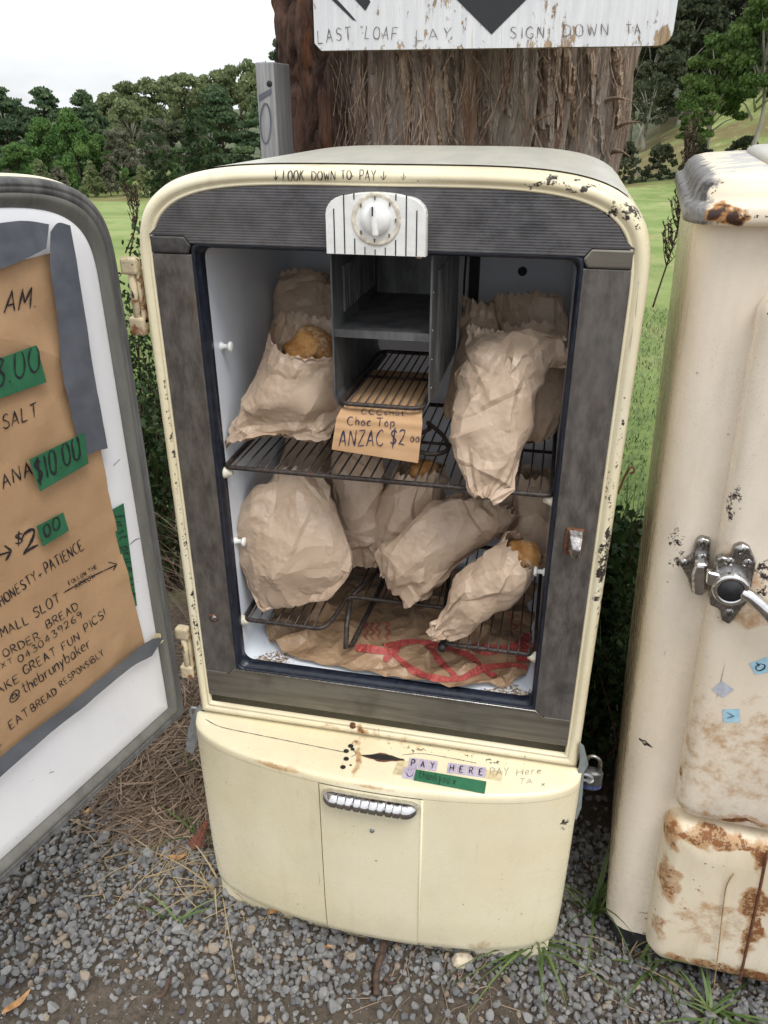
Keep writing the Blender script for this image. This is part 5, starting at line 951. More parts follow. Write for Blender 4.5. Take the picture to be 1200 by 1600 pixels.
ptree('pale grey-green gum next to the dark layered cypress', 238, 180, 70, 62, 'gum', 'grey_leaf', 37, n=3600, size=.18, lo=.12, name='gum_tree', group=BG)
ptree('big dark layered cypress with drooping green tiers near the trunk', 338, 132, 60, 150, 'layer', 'cypress_leaf', 38, n=10000, size=.20, trunkm='dark_trunk', lo=.04, name='cypress_tree', group=BG)
ptree('dark layered cypress half hidden behind the grey post', 410, 150, 58, 110, 'layer', 'cypress_leaf', 39, n=8000, size=.20, trunkm='dark_trunk', lo=.04, name='cypress_tree', group=BG)
ptree('tall dark cypress top showing above the grey post', 446, 38, 62, 80, 'layer', 'cypress_leaf', 40, n=6000, size=.20, trunkm='dark_trunk', lo=.1, name='cypress_tree', group=BG)
for i in range(16):
    x = -30+i*27; ptree('low scrubby shrub along the far fence line of the paddock', x, 258+8*math.sin(i*1.7), 62+(i % 3), 38+10*math.sin(i*2.3), 'bush', ('gum_leaf', 'grey_leaf', 'bright_leaf')[i % 3], 60+i, n=900, size=.16, trunkm='dark_trunk', lo=.0, name='shrub', group='shrubs along the far fence line', cat='shrub')
ptree('dense dark cypress filling in behind the flat-topped one', 40, 165, 84, 120, 'layer', 'cypress_leaf', 50, n=6500, size=.30, trunkm='dark_trunk', lo=.02, name='cypress_tree', group=BG)
ptree('dark low cypress behind the feathery conifer', 165, 185, 84, 110, 'layer', 'cypress_leaf', 51, n=6500, size=.30, trunkm='dark_trunk', lo=.02, name='cypress_tree', group=BG)
ptree('shaded gum filling in behind the pale grey-green gum', 285, 190, 88, 110, 'gum', 'forest_leaf', 52, n=5500, size=.30, lo=.0, name='gum_tree', group=BG)
BR = 'forest trees on the hillside beyond the second fridge'
for i, (x, yt, D, w_) in enumerate([(985, -60, 92, 120), (1035, -110, 96, 130), (1090, -90, 98, 130), (1150, -120, 96, 140), (1210, -90, 92, 130), (1010, 20, 84, 90), (1060, -20, 88, 100), (1240, -40, 84, 110), (1185, 10, 86, 90), (1120, 30, 90, 100)]):
    ptree('dark olive forest tree on the hillside behind the lime-green gum', x, yt, D, w_, 'gum', 'forest_leaf', 80+i, n=6000, size=.32, lo=.05, name='forest_tree', group=BR)
ptree('tall lime-green gum with pale trunk on the grassy bank', 1110, 40, 60, 105, 'gum', 'lime_leaf', 95, n=7500, size=.20, lo=.22, name='gum_tree', group=BR)
ptree('lime-green gum with clumped foliage beside the tallest one', 1172, -20, 58, 120, 'gum', 'lime_leaf', 96, n=8000, size=.20, lo=.25, name='gum_tree', group=BR)
ptree('bushy lime-green sapling low on the grassy bank', 1085, 120, 57, 60, 'gum', 'lime_leaf', 97, n=3600, size=.16, lo=.2, name='gum_tree', group=BR)
ptree('thin bare-branched pale gum beside the trunk', 1010, 110, 62, 60, 'gum', 'forest_leaf', 98, n=900, size=.18, lo=.4, name='gum_tree', group=BR)
for i, (x, yt, w_) in enumerate([(985, 222, 70), (1040, 226, 80), (1100, 222, 60), (1170, 215, 80)]):
    ptree('low dark shrub on the bank below the forest', x, yt, 60, w_, 'bush', 'forest_leaf', 110+i, n=1500, size=.16, trunkm='dark_trunk', lo=0, name='shrub', group='shrubs on the bank below the forest', cat='shrub')
# ------------------------------------------------------------------ near shrubs behind the open door
def bushlet(name, label, x, y, ztop, w, n, size, leafm, seed, up=1.0):
    r = np.random.default_rng(seed); z = gh(x, y); h = ztop-z; th_ = thing(name, label, 'shrub', (x, y, z)); gsx = []; Cn = []
    for k in range(26):
        a = r.uniform(0, 6.28); q = r.uniform(.1, 1)*w/2; t_ = np.array([x+q*math.cos(a), y+q*math.sin(a), z+h*r.uniform(.55, 1.0)]); P = smoothpath([np.array([x+r.normal(0, .04), y+r.normal(0, .04), z-.02]), (np.array([x, y, z])+t_)/2+np.array([r.normal(0, .05), r.normal(0, .05), 0]), t_], 8); gsx.append(tube(P, np.linspace(.006, .0015, len(P)), 5))
        m = n//26; f = r.integers(int(len(P)*.25), len(P), m); Cn.append(P[f]+r.normal(0, .035*max(.5, w), (m, 3)))
    Cn = np.concatenate(Cn); c = mk('crown', leaves(Cn, size, r, 1.0, .55), M[leafm], th_, smooth=False); settint(c, r.random(len(Cn))); mk('stems', merge(gsx), M['twig'], th_)
p = onY((192, 352), 1.35); bushlet('leafy_shrub', 'dark small-leaved shrub behind the gap of the open door', p[0]-.06, 1.40, p[2]+.02, .62, 7000, .011, 'dark_leaf', 1)
p = onY((235, 620), 1.0); bushlet('leafy_shrub', 'low dark ivy-like shrub behind the lower hinge gap', p[0]-.08, 1.02, p[2]+.05, .5, 5000, .012, 'dark_leaf', 2)
p = onY((285, 168), 5.2); bushlet('leafy_sapling', 'small-leaved dark sapling standing in the paddock behind the fridge corner', p[0]-.02, 5.2, p[2], .75, 5200, .026, 'dark_leaf', 3)
p = onY((395, 230), 4.6); bushlet('leafy_sapling', 'low green sapling in front of the cypress, near the grey post', p[0], 4.6, p[2], .45, 1800, .024, 'dark_leaf', 4)
bushlet('leafy_shrub', 'dark tangled undergrowth added to darken the gap between the two fridges', .42, .86, .02, .42, 6500, .014, 'dark_leaf', 6)  # bush added to darken the gap, its dark leaves standing in for shade
bushlet('leafy_shrub', 'low dark creeper added to darken the ground behind the gap between fridges', .40, .55, -.22, .22, 3000, .012, 'dark_leaf', 7)  # creeper added likewise, to darken the low part of the gap
for k, (x, y, ln) in enumerate([(-.46, .62, .55), (-.52, .78, .6), (-.42, .72, .5), (-.58, .6, .45), (-.5, .9, .6)]):
    tuft('dead brown grass clump slumped behind the door gap', None, 110, ln, .9, m='needle', seed=140+k, wd=.003, name='dead_grass', loc=(x, y, 0), group='dead grass clumps behind the door')
def weed(label, base, tip, Y, seed, nb=16, bl=.05):
    r = np.random.default_rng(seed); a, b = onY(base, Y), onY(tip, Y); P = smoothpath([a, (a+b)/2+np.array([.02, 0, 0]), b], 14); gs = [tube(P, np.linspace(.003, .0008, len(P)), 5)]
    for k in range(nb):
        i = r.integers(len(P)//4, len(P)-1); s = 1-i/len(P)*.6; d = np.array([r.choice([-1, 1])*r.uniform(.25, .6), r.normal(0, .4), 1]); Q = [P[i], P[i]+d*bl*s*.5, P[i]+d*bl*s*1.0+np.array([0, 0, .02])]; gs.append(tube(smoothpath(Q, 4), np.linspace(.0018, .0006, 9), 4))
        for m in range(9): e = Q[0]+(Q[2]-Q[0])*r.random(); gs.append(tube([e, e+np.array([r.normal(0, .006), r.normal(0, .006), .008])], [.0018, .0009], 4))
    o = mk('weed_stalk', merge(gs), M['weed_stem'] if 'weed_stem' in M else plain('weed_stem', (.075, .05, .03), .85, 0, .4, 60), org=a); tag(o, label, 'weed'); return o
weed('dry brown seed stalk standing behind the gap between the fridges', (1020, 480), (1082, 200), 1.5, 3, 70, .075)
weed('short bare twiggy stalk behind the upper hinge of the open fridge', (203, 400), (200, 292), 1.5, 4, 12, .06)
weed('thin twiggy stalk beside the small-leaved shrub behind the door', (196, 395), (212, 305), 1.6, 5, 10, .05)
# ------------------------------------------------------------------ handwriting: pen strokes laid on the surfaces
FONT = {
'A': '0,0 1.8,6;1.8,6 3.8,0;.8,2 3.2,2.2', 'B': '0,0 .2,6;.2,6 2.6,6 3.2,4.6 2.2,3.3 .2,3;.2,3 2.8,3 3.8,1.6 2.6,.1 0,0', 'C': '3.6,5 2.4,6 .8,5.2 0,3 .6,.8 2.2,0 3.7,.9', 'D': '.2,0 .2,6;-.3,6 2.2,5.8 3.9,4 3.6,1.6 2,.2 -.2,0',
'E': '3.4,6 .3,5.8;.3,5.8 .1,0;.1,0 3.5,.1;.2,3 2.7,3.1', 'F': '3.4,6 .2,5.9;.2,5.9 .1,0;.2,3 2.6,3.1', 'G': '3.7,5 2.3,6 .6,5 0,3 .6,.8 2.2,0 3.6,.8 3.7,2.4;3.7,2.4 2.1,2.4', 'H': '.1,0 .1,6;3.5,0 3.6,6;.1,3 3.6,3.2', 'I': '.6,0 .7,6', 'J': '2.6,6 2.6,1.4 1.4,0 0,1.2',
'K': '.1,0 .2,6;3.4,6 .2,2.8;1.2,3.6 3.6,0', 'L': '.3,6 .1,0;.1,0 3.3,.1', 'M': '0,0 .5,6;.5,6 2.2,2;2.2,2 4,6;4,6 4.5,0', 'N': '0,0 .3,6;.3,6 3.4,0;3.4,0 3.7,6', 'O': '2,6 .5,5.2 0,3 .6,.7 2.1,0 3.6,.8 4,3 3.4,5.3 2,6', 'P': '.1,0 .3,6;0,6 2.6,6 3.5,4.6 2.6,3 .3,2.7',
'R': '.1,0 .2,6;0,6 2.6,6 3.4,4.7 2.4,3.2 .3,3;1.4,3 3.6,0', 'S': '3.5,5.2 2.2,6 .7,5.3 .6,3.9 2,3.1 3.3,2.2 3.2,.8 1.8,0 .1,.8', 'T': '0,5.8 3.9,6;2,5.9 1.9,0', 'U': '.1,6 .2,1.6 1.6,0 3.2,1.4 3.5,6', 'V': '0,6 1.8,0;1.8,0 3.7,6', 'W': '0,6 1.1,0;1.1,0 2.3,4.4;2.3,4.4 3.5,0;3.5,0 4.6,6', 'X': '0,0 3.4,6;0,6 3.4,0', 'Y': '0,6 1.8,3.1;3.6,6 1.8,3.1;1.8,3.1 1.6,0', 'Z': '.1,6 3.5,6;3.5,6 0,0;0,0 3.6,.1', 'Q': '2,6 .5,5.2 0,3 .6,.7 2.1,0 3.6,.8 4,3 3.4,5.3 2,6;2.6,1.4 4,-.3',
'0': '1.7,6 .4,5 0,3 .4,.9 1.7,0 3,.9 3.4,3 3,5.1 1.7,6', '1': '.9,6 .8,0', '2': '.2,4.8 1,5.9 2.4,5.8 3,4.6 2,2.4 0,.2;0,.2 1.4,.5 3.4,0', '3': '.2,5.4 1.6,6 2.8,5 1.4,3.3;1.4,3.3 3.2,2.4 2.8,.5 1.2,0 0,.8', '4': '2.4,0 2.5,6;2.5,6 0,2;0,2 3.6,2.1', '6': '2.8,6 1,4.6 .1,2 1,.1 2.6,.3 3,1.9 1.8,3.1 .3,2.2', '8': '2.9,5.2 1.5,6 .4,4.9 1.5,3.4 2.9,1.6 1.6,0 .1,1.2 1.2,3 2.9,5.2', '9': '3,4.2 1.6,3.2 .3,4.4 1.3,6 2.9,5 2.9,3 2.2,0', 
'$': '3.2,4.8 1.8,5.6 .5,4.6 1.8,3.1 3.2,1.8 1.8,.4 .2,1.2;2.2,7 1.4,-1', '.': '.2,.1 .5,.3', '-': '.2,3 .7,3.2', ':': '.2,.6 .5,.8;.2,3 .5,3.2', '!': '.5,6.4 .3,1.6;.2,0 .4,.2', '+': '0,2.6 2.6,2.8;1.3,4 1.3,1.2', '"': '.2,6.2 .1,5;1.1,6.3 1,5.1', ',': '.3,.3 0,-.8',
'@': '3,3.9 1.8,4.2 1,3 1.6,1.8 2.8,2.4 3.1,4;3.1,4 3.1,2 4.2,1.8 4.6,3.4 3.6,5.6 1.6,5.8 .1,4.2 0,2 1.2,.3 3,.1 4.2,.8', 
't': '1,5.6 .9,1 1.6,0 2.4,.4;0,3.9 2.2,4', 'h': '.1,6 .1,0;.1,2.4 1.4,3.8 2.3,2.8 2.3,0', 'e': '.2,1.9 2.4,2.2;2.4,2.2 2,3.6 .9,3.6 .1,2 .8,.2 2.5,.6', 'b': '.1,6 .1,.2;.1,2.4 1.4,3.8 2.5,2.4 1.8,.1 .1,.5', 'r': '.1,3.8 .2,0;.2,2.2 1,3.6 2,3.6', 'u': '.1,3.8 .2,.9 1.2,0 2.2,1;2.3,3.8 2.3,0', 'n': '.1,3.8 .1,0;.1,2.4 1.4,3.8 2.3,2.8 2.3,0', 'y': '.1,3.8 1.2,.6;2.4,3.8 1.2,.6 .5,-1.8 -.4,-2', 'a': '2.3,3.4 1,3.8 .1,2 .7,.1 2,.9 2.4,3.6;2.4,3.6 2.4,.2', 'k': '.1,6 .1,0;2,3.8 .2,1.8;.9,2.4 2.2,0', 'f': '2.3,5.8 1.2,6 .9,4.4 .8,0;0,3.4 2,3.5', 'i': '.3,3.6 .3,0;.3,5 .5,5.2', 's': '2,3.3 .9,3.8 .3,2.8 1.6,1.8 1.8,.6 .1,.2', 'p': '.1,3.8 .1,-2;.1,2.6 1.4,3.8 2.4,2.4 1.6,.3 .2,.7', 'c': '2.2,3.2 1.2,3.8 .1,2 .9,.1 2.3,.6', 'o': '1.2,3.8 .1,2 1.1,0 2.3,1.8 1.2,3.8', 'x': '0,3.6 2.1,0;2,3.6 0,0', 'w': '0,3.8 .7,0;.7,0 1.5,2.8;1.5,2.8 2.3,0;2.3,0 3,3.8', 'l': '.3,6 .3,0', 'd': '2.4,6 2.4,0;2.4,2.6 1.2,3.7 .1,2 1,0 2.4,1', 'v': '0,3.8 1.1,0;1.1,0 2.2,3.8', 'm': '.1,3.8 .1,0;.1,2.4 1,3.8 1.7,2.8 1.7,0;1.7,2.6 2.7,3.8 3.4,2.8 3.4,0', 'z': '0,3.7 2,3.7;2,3.7 0,0;0,0 2.2,0'}
RF = random.Random(3)
def glyphs(text, gap=1.5, jit=.18):
    x = 0; out = []
    for ch in text:
        if ch == ' ': x += 2.6; continue
        mxx = 0
        for sg_ in FONT[ch].split(';'):
            pts = np.array([tuple(map(float, q.split(','))) for q in sg_.split()]); mxx = max(mxx, pts[:, 0].max()); pts = pts+np.array([[RF.gauss(0, jit), RF.gauss(0, jit)] for _ in pts])*.6; out.append(smoothpath(pts+np.array([x, RF.gauss(0, jit*.5)]), 6))
        x += mxx+gap
    return out, x-gap
def cast(o, p, off):
    d = Vector(ray(p)); d.normalize(); h = BV[o.name].ray_cast(Vector(CAMP), d)
    if h[0] is None: return None, None
    n = np.array(h[1]); n = n if np.dot(n, CAMP-np.array(h[0])) > 0 else -n
    return np.array(h[0])+n*off, n
def strokes(name, target, polys, wd, m, parent, off=.0009, step=2.2):
    md = 0.0 if name == 'red_print' else 1.0
    gs = []
    for pl in polys:
        pl = np.asarray(pl, float); L_ = np.concatenate([[0], np.cumsum(np.linalg.norm(np.diff(pl, axis=0), axis=1))]); n = max(2, int(L_[-1]/step)+1); u = np.linspace(0, L_[-1], n); q = np.stack([np.interp(u, L_, pl[:, i]) for i in (0, 1)], -1); P = []; Nn = []
        for s in q:
            h, nn = cast(target, s, off)
            if h is not None: P.append(h); Nn.append(nn)
        if len(P) < 2: continue
        P = np.array(P); Nn = np.array(Nn); t = np.arange(len(P)); wv = wd*RF.uniform(.85, 1.2)*(.98+md*.25*np.sin(t*.55+RF.random()*6)+md*.10*np.sin(t*1.7)+(1-md)*.25*np.sin(t*.12+1))*np.clip(.55+.45*np.minimum(t, len(P)-1-t)/2.0, 0, 1); gs.append(ribbon(P, wv, nrm=Nn))
    if not gs: return None
    return mk(name, merge(gs), m, parent, smooth=False)
def write(target, text, p0, p1, up, wd, m, parent, gap=1.5, jit=.18, name='handwriting', off=.0009):
    gl, wdt = glyphs(text, gap, jit); p0, p1, up = np.array(p0, float), np.array(p1, float), np.array(up, float); ex = (p1-p0)/wdt; ey = up/6.0
    return strokes(name, target, [p0+g[:, :1]*ex+g[:, 1:]*ey for g in gl], wd, m, parent, off)
def patch(name, target, quad, m, parent, off=.0007, n=10, mm=6, wav=0.0, own=None, smooth=True):
    q = np.array(quad, float); P = []; ok = True
    for j in range(mm+1):
        for i in range(n+1):
            u, v = i/n, j/mm; s = q[0]*(1-u)*(1-v)+q[1]*u*(1-v)+q[2]*u*v+q[3]*(1-u)*v; h, nn = cast(target, s, off+wav*(.5+.5*math.sin(u*9+v*5)))
            if h is None: h = P[-1] if P else onY(s)
            P.append(h)
    F = [(j*(n+1)+i, j*(n+1)+i+1, (j+1)*(n+1)+i+1, (j+1)*(n+1)+i) for j in range(mm) for i in range(n)]
    o = mk(name, (P, F), m, parent, smooth=smooth, bv=True) if own is None else mk(name, (P, F), m, org=own, smooth=smooth, bv=True); return o
def line(*p): return smoothpath(np.array(p, float), 6)
ink, fnt = M['ink'], M['faint_ink']
# ---- on the rim of the open fridge
cab_ = cab
strokes('pen_arrow', cab_, [line((431, 266), (431, 280)), line((428, 275), (431, 281)), line((434, 275), (431, 281))], .0011, ink, FR)
write(cab_, 'LOOK', (442, 282), (474, 281), (1, -15), .0012, ink, FR); write(cab_, 'DOWN', (487, 281), (524, 281), (0, -13), .0011, ink, FR); write(cab_, 'TO', (533, 280), (549, 280), (0, -13), .0011, ink, FR); write(cab_, 'PAY', (562, 281), (587, 282), (0, -15), .0012, ink, FR)
strokes('pen_arrow', cab_, [line((600, 268), (599, 281)), line((595, 275), (599, 281)), line((604, 274), (599, 281))], .0011, ink, FR); strokes('pen_arrow', cab_, [line((631, 270), (630, 281)), line((627, 276), (630, 281)), line((634, 276), (630, 281))], .0007, fnt, FR)
# ---- on the ledge: the money slot, drill holes, tiles and tape
def lens(cx, cy, hw, hh, tilt, jag, seed):
    r = random.Random(seed); a = [(cx-hw+2*hw*t, cy-tilt*(.5-t)*2-hh*math.sin(math.pi*t)**1.6-r.random()*jag) for t in np.linspace(0, 1, 15)]; b = [(cx-hw+2*hw*t, cy-tilt*(.5-t)*2+hh*math.sin(math.pi*t)**1.6+r.random()*jag) for t in np.linspace(1, 0, 15)]; return a+b
def pxpoly(name, target, pts, m, parent, off): P = [cast(target, q, off)[0] for q in pts]; P = [p for p in P if p is not None]; return mk(name, (P, [list(range(len(P)))]), m, parent, smooth=False)
pxpoly('slot_lip', led, lens(598, 1184, 34, 5.5, 3.2, 2.0, 4), M['rust'], FR, .0007); pxpoly('money_slot', led, lens(598, 1184, 32, 4.0, 3.0, .9, 2), M['black'], FR, .0013)
for q, rr0 in (((548, 1166), 4), ((541, 1174), 4), ((551, 1171), 3), ((541, 1186), 4), ((536, 1199), 4), ((548, 1196), 1.8)):
    pxpoly('drill_hole', led, [(q[0]+rr0*1.1*math.cos(a), q[1]+rr0*.8*math.sin(a)) for a in np.linspace(0, 2*math.pi, 12, endpoint=False)], M['black'], FR, .0009)
h, n = cast(cab_, (551, 1134), 0)
if h is not None: mk('rim_screw', lathe([(.0, .0022), (.0045, .0018), (.006, -.001)], h, n, 14), M['rust'], FR)
strokes('pen_line', led, [line((321, 1124), (345, 1136), (400, 1148), (470, 1162), (540, 1176)), line((551, 1172), (557, 1178), (549, 1183))], .0010, ink, FR); strokes('pen_line', led, [line((628, 1180), (660, 1178), (705, 1185), (745, 1193))], .0008, fnt, FR)
patch('old_tape', led, [(613, 1210), (640, 1213), (652, 1192), (622, 1188)], M['old_tape'], FR, .0004); patch('old_tape', led, [(757, 1216), (783, 1221), (786, 1205), (758, 1202)], M['old_tape'], FR, .0004)
def lp(u, v): a = np.array((637, 1200.)); b = np.array((758, 1216.)); up_ = np.array((2.5, -16.0)); return tuple(a+(b-a)*u+up_*v)
for i, ch in enumerate('PAY HERE'):
    if ch == ' ': continue
    u0, u1 = i/8+.004, (i+1)/8-.006; t_ = patch('letter_tile', led, [lp(u0, .02), lp(u1, .02), lp(u1, 1.0), lp(u0, 1.0)], M['purple_tile'], FR, .0010, 3, 3); write(led, ch, lp(u0+.035, .18), lp(u1-.035, .18), np.array((1.2, -10.)), .0020, ink, t_, jit=.05, name='letter', off=.0022)
sm_ = patch('smile_tile', led, [(628, 1216), (648, 1219), (651, 1202), (631, 1199)], M['purple_tile'], FR, .0010, 3, 3); strokes('smile', led, [line((635, 1208), (638, 1214), (644, 1213), (646, 1208)), line((638, 1203), (638, 1206)), line((643, 1203), (643, 1206))], .0011, ink, sm_, .0022)
gt = patch('green_tape', led, [(646, 1220), (757, 1241), (760, 1222), (650, 1203)], M['green_tape'], FR, .0018, 14, 4)
write(led, 'thankyou x', (654, 1217), (711, 1228), (2, -13), .0009, ink, gt, off=.0028)
write(led, 'PAY', (765, 1212), (794, 1212), (1, -12), .0008, fnt, FR); write(led, 'Here', (807, 1212), (845, 1209), (1, -10), .0008, fnt, FR); write(led, 'TA', (811, 1225), (831, 1225), (1, -8), .0009, fnt, FR); write(led, 'x', (846, 1229), (851, 1228), (0, -7), .0009, ink, FR)
# ---- cardboard card
write(cd_, 'ANZAC $2', (530, 697), (632, 695), (2, -24), .0016, M['blue_ink'], cd_, off=.0012); write(cd_, 'oo', (641, 690), (655, 691), (1, -14), .0012, M['blue_ink'], cd_, off=.0012); write(cd_, 'Choc Top', (543, 664), (616, 667), (1, -13), .0013, M['blue_ink'], cd_, off=.0012); write(cd_, 'CCConut', (565, 647), (632, 650), (0, -7), .0010, M['blue_ink'], cd_, off=.0012)
# ---- plywood sign
write(bd, 'LAST', (497, 68), (549, 62), (-1, -20), .0015, fnt, sg, gap=2.6, off=.0012); write(bd, '"LOAF', (562, 60), (620, 62), (2, -19), .0014, fnt, sg, gap=2.2, off=.0012); write(bd, 'LAY', (650, 64), (705, 60), (0, -17), .0013, fnt, sg, gap=2.6, off=.0012); write(bd, 'SIGN', (797, 60), (850, 60), (0, -18), .0013, fnt, sg, gap=2.4, off=.0012); write(bd, 'DOWN', (880, 57), (950, 55), (0, -18), .0013, fnt, sg, gap=2.4, off=.0012); write(bd, 'TA', (978, 54), (1000, 53), (0, -16), .0014, fnt, sg, gap=2.2, off=.0012)
# ---- stickers on the second fridge
s1 = patch('letter_sticker', dr2, [(1180, 1054), (1204, 1049), (1198, 1026), (1171, 1036)], M['blue_tile'], F2, .0008, 2, 2); strokes('letter', dr2, [line((1188, 1036), (1181, 1041), (1184, 1047), (1193, 1044), (1195, 1038), (1188, 1036)), line((1182, 1034), (1186, 1040))], .0014, ink, s1, .0018)
patch('diamond_sticker', dr2, [(1112, 1077), (1129, 1090), (1147, 1077), (1128, 1063)], M['grey_tile'], F2, .0008, 2, 2)
s2 = patch('letter_sticker', dr2, [(1131, 1128), (1156, 1128), (1155, 1107), (1129, 1108)], M['blue_tile'], F2, .0008, 2, 2); strokes('letter', dr2, [line((1136, 1112), (1147, 1118)), line((1147, 1118), (1136, 1121))], .0014, ink, s2, .0018)
# ---- red print on the flattened sack
rd = M['red_print']
for pts, wd_ in ((((556, 1012), (590, 1016), (612, 1022), (640, 1044), (668, 1058), (716, 1062), (752, 1046), (800, 1040), (834, 1046)), .0075), (((600, 1012), (640, 1004), (672, 1006), (700, 1014), (730, 1024), (760, 1050), (775, 1058)), .010), (((668, 1006), (684, 1030), (714, 1060)), .0085), (((735, 1012), (770, 1016), (800, 1012), (836, 990)), .012), (((800, 1016), (838, 1006)), .016), (((806, 1026), (836, 1026)), .014), (((560, 1066), (640, 1070), (690, 1080)), .002), (((632, 1004), (612, 1020), (600, 1034)), .008)):
    strokes('red_print', sack, [line(*pts)], wd_*1.45, rd, sack, .0020, 2)
for x_ in (568, 578, 588, 602): strokes('red_print', sack, [line((x_, 972+(x_ % 3)), (x_+6, 976), (x_, 982), (x_+7, 988), (x_+1, 994), (x_+6, 1000))], .0026, rd, sack, .0016, 2)
for x_, y_ in ((795, 960), (800, 975), (792, 985)): strokes('red_print', sack, [line((x_, y_), (x_+8, y_+5), (x_, y_+10))], .003, rd, sack, .0016, 2)
# ------------------------------------------------------------------ paper price list taped inside the door
quadpx = [(-330, 1470), (222, 1004), (76, 394), (-200, 480)]
pc_ = onplane((100, 900), DH-DN*.0085, DN)
def polypatch(name, outline_px, off, m, nn, mm, wav, parent=None, org=None, seed=0):
    """sheet lying on the door: four traced edges, bilinear inside, gently rippled"""
    b, r_, t, l = [smoothpath(np.array(e, float), 8) for e in outline_px]
    def ev(c, u):
        L_ = np.concatenate([[0], np.cumsum(np.linalg.norm(np.diff(c, axis=0), axis=1))]); return np.array([np.interp(u*L_[-1], L_, c[:, i]) for i in (0, 1)])
    P = []
    for j in range(mm+1):
        for i in range(nn+1):
            u, v = i/nn, j/mm; s = (1-v)*ev(b, u)+v*ev(t, u)+(1-u)*ev(l, v)+u*ev(r_, v)-((1-u)*(1-v)*b[0]+u*(1-v)*b[-1]+u*v*t[-1]+(1-u)*v*t[0])
            P.append(onplane(s, DH+DN*(-.0085+off), DN))
    P = np.array(P); rip = fbm(P*np.array([11, 11, 13]), 3, seed)*.55+.30*fbm(P*34, 2, seed+6)+.6*tri(P@np.array([2.0, 6., 9.])+.6*fbm(P*6, 2, seed+4))*np.clip(vnoise(P*7, seed+2), 0, 1); P = P+DN*(wav*(rip+.9)/1.9)[:, None]
    F = [(j*(nn+1)+i, j*(nn+1)+i+1, (j+1)*(nn+1)+i+1, (j+1)*(nn+1)+i) for j in range(mm) for i in range(nn)]
    return mk(name, (P, F), m, parent, org=org, bv=True)
PAP = polypatch('price_list', [[(-330, 1468), (-100, 1270), (0, 1180), (110, 1095), (222, 1004)], [(222, 1004), (196, 900), (160, 740), (118, 560), (76, 394)], [(-200, 478), (0, 415), (76, 394)], [(-330, 1468), (-260, 900), (-200, 478)]], .0012, M['poster_paper'], 110, 110, .0120, org=pc_, seed=3)
decimate(PAP, .16, None, 7); BV[PAP.name] = BVHTree.FromPolygons([list(np.array(v.co)+pc_) for v in PAP.data.vertices], [list(q.vertices) for q in PAP.data.polygons])
tag(PAP, 'handwritten brown paper price list taped inside the open fridge door', 'price list')
def ptape(nm, e, m, off=.0085, wav=.002, seed=1, nn=16, mm=6): return polypatch(nm, e, off, M[m], nn, mm, wav, PAP, seed=seed)
ptape('duct_tape', [[(98, 600), (112, 660), (130, 708), (148, 704), (166, 700)], [(166, 700), (140, 560), (120, 430), (107, 352)], [(76, 362), (88, 348), (107, 352)], [(98, 600), (84, 480), (76, 420), (76, 362)]], 'duct_tape', .0140, .006, 4, 24, 60)
ptape('duct_tape', [[(-150, 452), (-40, 428), (0, 419), (30, 408), (70, 388)], [(70, 388), (74, 350)], [(-150, 370), (0, 348), (40, 345), (74, 350)], [(-150, 452), (-150, 370)]], 'duct_tape', .0142, .006, 5, 60, 20)
ptape('duct_tape', [[(-330, 1530), (-100, 1310), (0, 1210), (90, 1135), (196, 1048), (236, 1024)], [(236, 1024), (254, 996)], [(-340, 1465), (-100, 1268), (0, 1178), (110, 1093), (222, 1002), (254, 992)], [(-330, 1530), (-340, 1465)]], 'duct_tape', .0142, .006, 6, 80, 14)
patch('tape_scrap', dp, [(222, 1004), (246, 1002), (252, 990), (236, 986)], M['old_tape'], PAP, .012)
g1 = ptape('green_tape', [[(-60, 640), (0, 622), (72, 597)], [(72, 597), (64, 568), (56, 539)], [(-70, 580), (0, 559), (56, 539)], [(-60, 640), (-70, 580)]], 'green_tape', .0142, .002, 7, 20, 20)
g2 = ptape('green_tape', [[(62, 768), (138, 724)], [(138, 724), (131, 676)], [(45, 718), (131, 676)], [(62, 768), (45, 718)]], 'green_tape', .0190, .001, 8)
g3 = ptape('green_tape', [[(66, 854), (107, 829)], [(107, 829), (98, 800)], [(56, 822), (98, 800)], [(66, 854), (56, 822)]], 'green_tape', .0142, .002, 9)
g4 = ptape('green_tape', [[(205, 952), (214, 946)], [(214, 946), (203, 862), (193, 786)], [(172, 798), (193, 786)], [(205, 952), (196, 900), (172, 798)]], 'green_tape', .0045, .0005, 10)
W_ = lambda t, a, b, up, wd=.0016, tg=PAP, pr=PAP, **k: write(tg, t, a, b, up, wd, ink, pr, off=.0012, **k)
W_('AM.', (6, 489), (54, 480), (5, -34), .0022)
W_('$8.00', (-29, 615), (62, 577), (-3, -42), .0022, g1, g1)
W_('SALT', (4, 671), (58, 650), (-2, -22), .0018)
W_('ANA', (4, 764), (50, 741), (-4, -22), .0018)
W_('$10.00', (57, 757), (126, 714), (-6, -36), .0026, g2, g2)
strokes('pen_arrow', PAP, [line((-6, 868), (14, 862)), line((6, 852), (17, 860)), line((17, 860), (8, 876))], .0028, ink, PAP, .0012)
W_('$', (23, 852), (35, 848), (-2, -17), .0024); W_('2', (36, 866), (58, 852), (-4, -30), .0034); W_('.00', (64, 845), (94, 824), (-4, -18), .0022, g3, g3)
W_('HONESTY', (1, 948), (58, 905), (-6.0, -13.6), 0.0017); W_('+', (60, 905), (66, 900), (-2.5, -10.2), 0.0015); W_('PATIENCE.', (72, 896), (134, 856), (-6.0, -15.3), 0.0017)
W_('MALL', (2, 995), (44, 974), (-4.5, -13.5), 0.0015); W_('SLOT', (54, 966), (94, 940), (-4.5, -15.0), 0.0016)
strokes('pen_arrow', PAP, [line((98, 926), (140, 902), (182, 882)), line((168, 878), (182, 881)), line((182, 881), (176, 891))], .0018, ink, PAP, .0012)
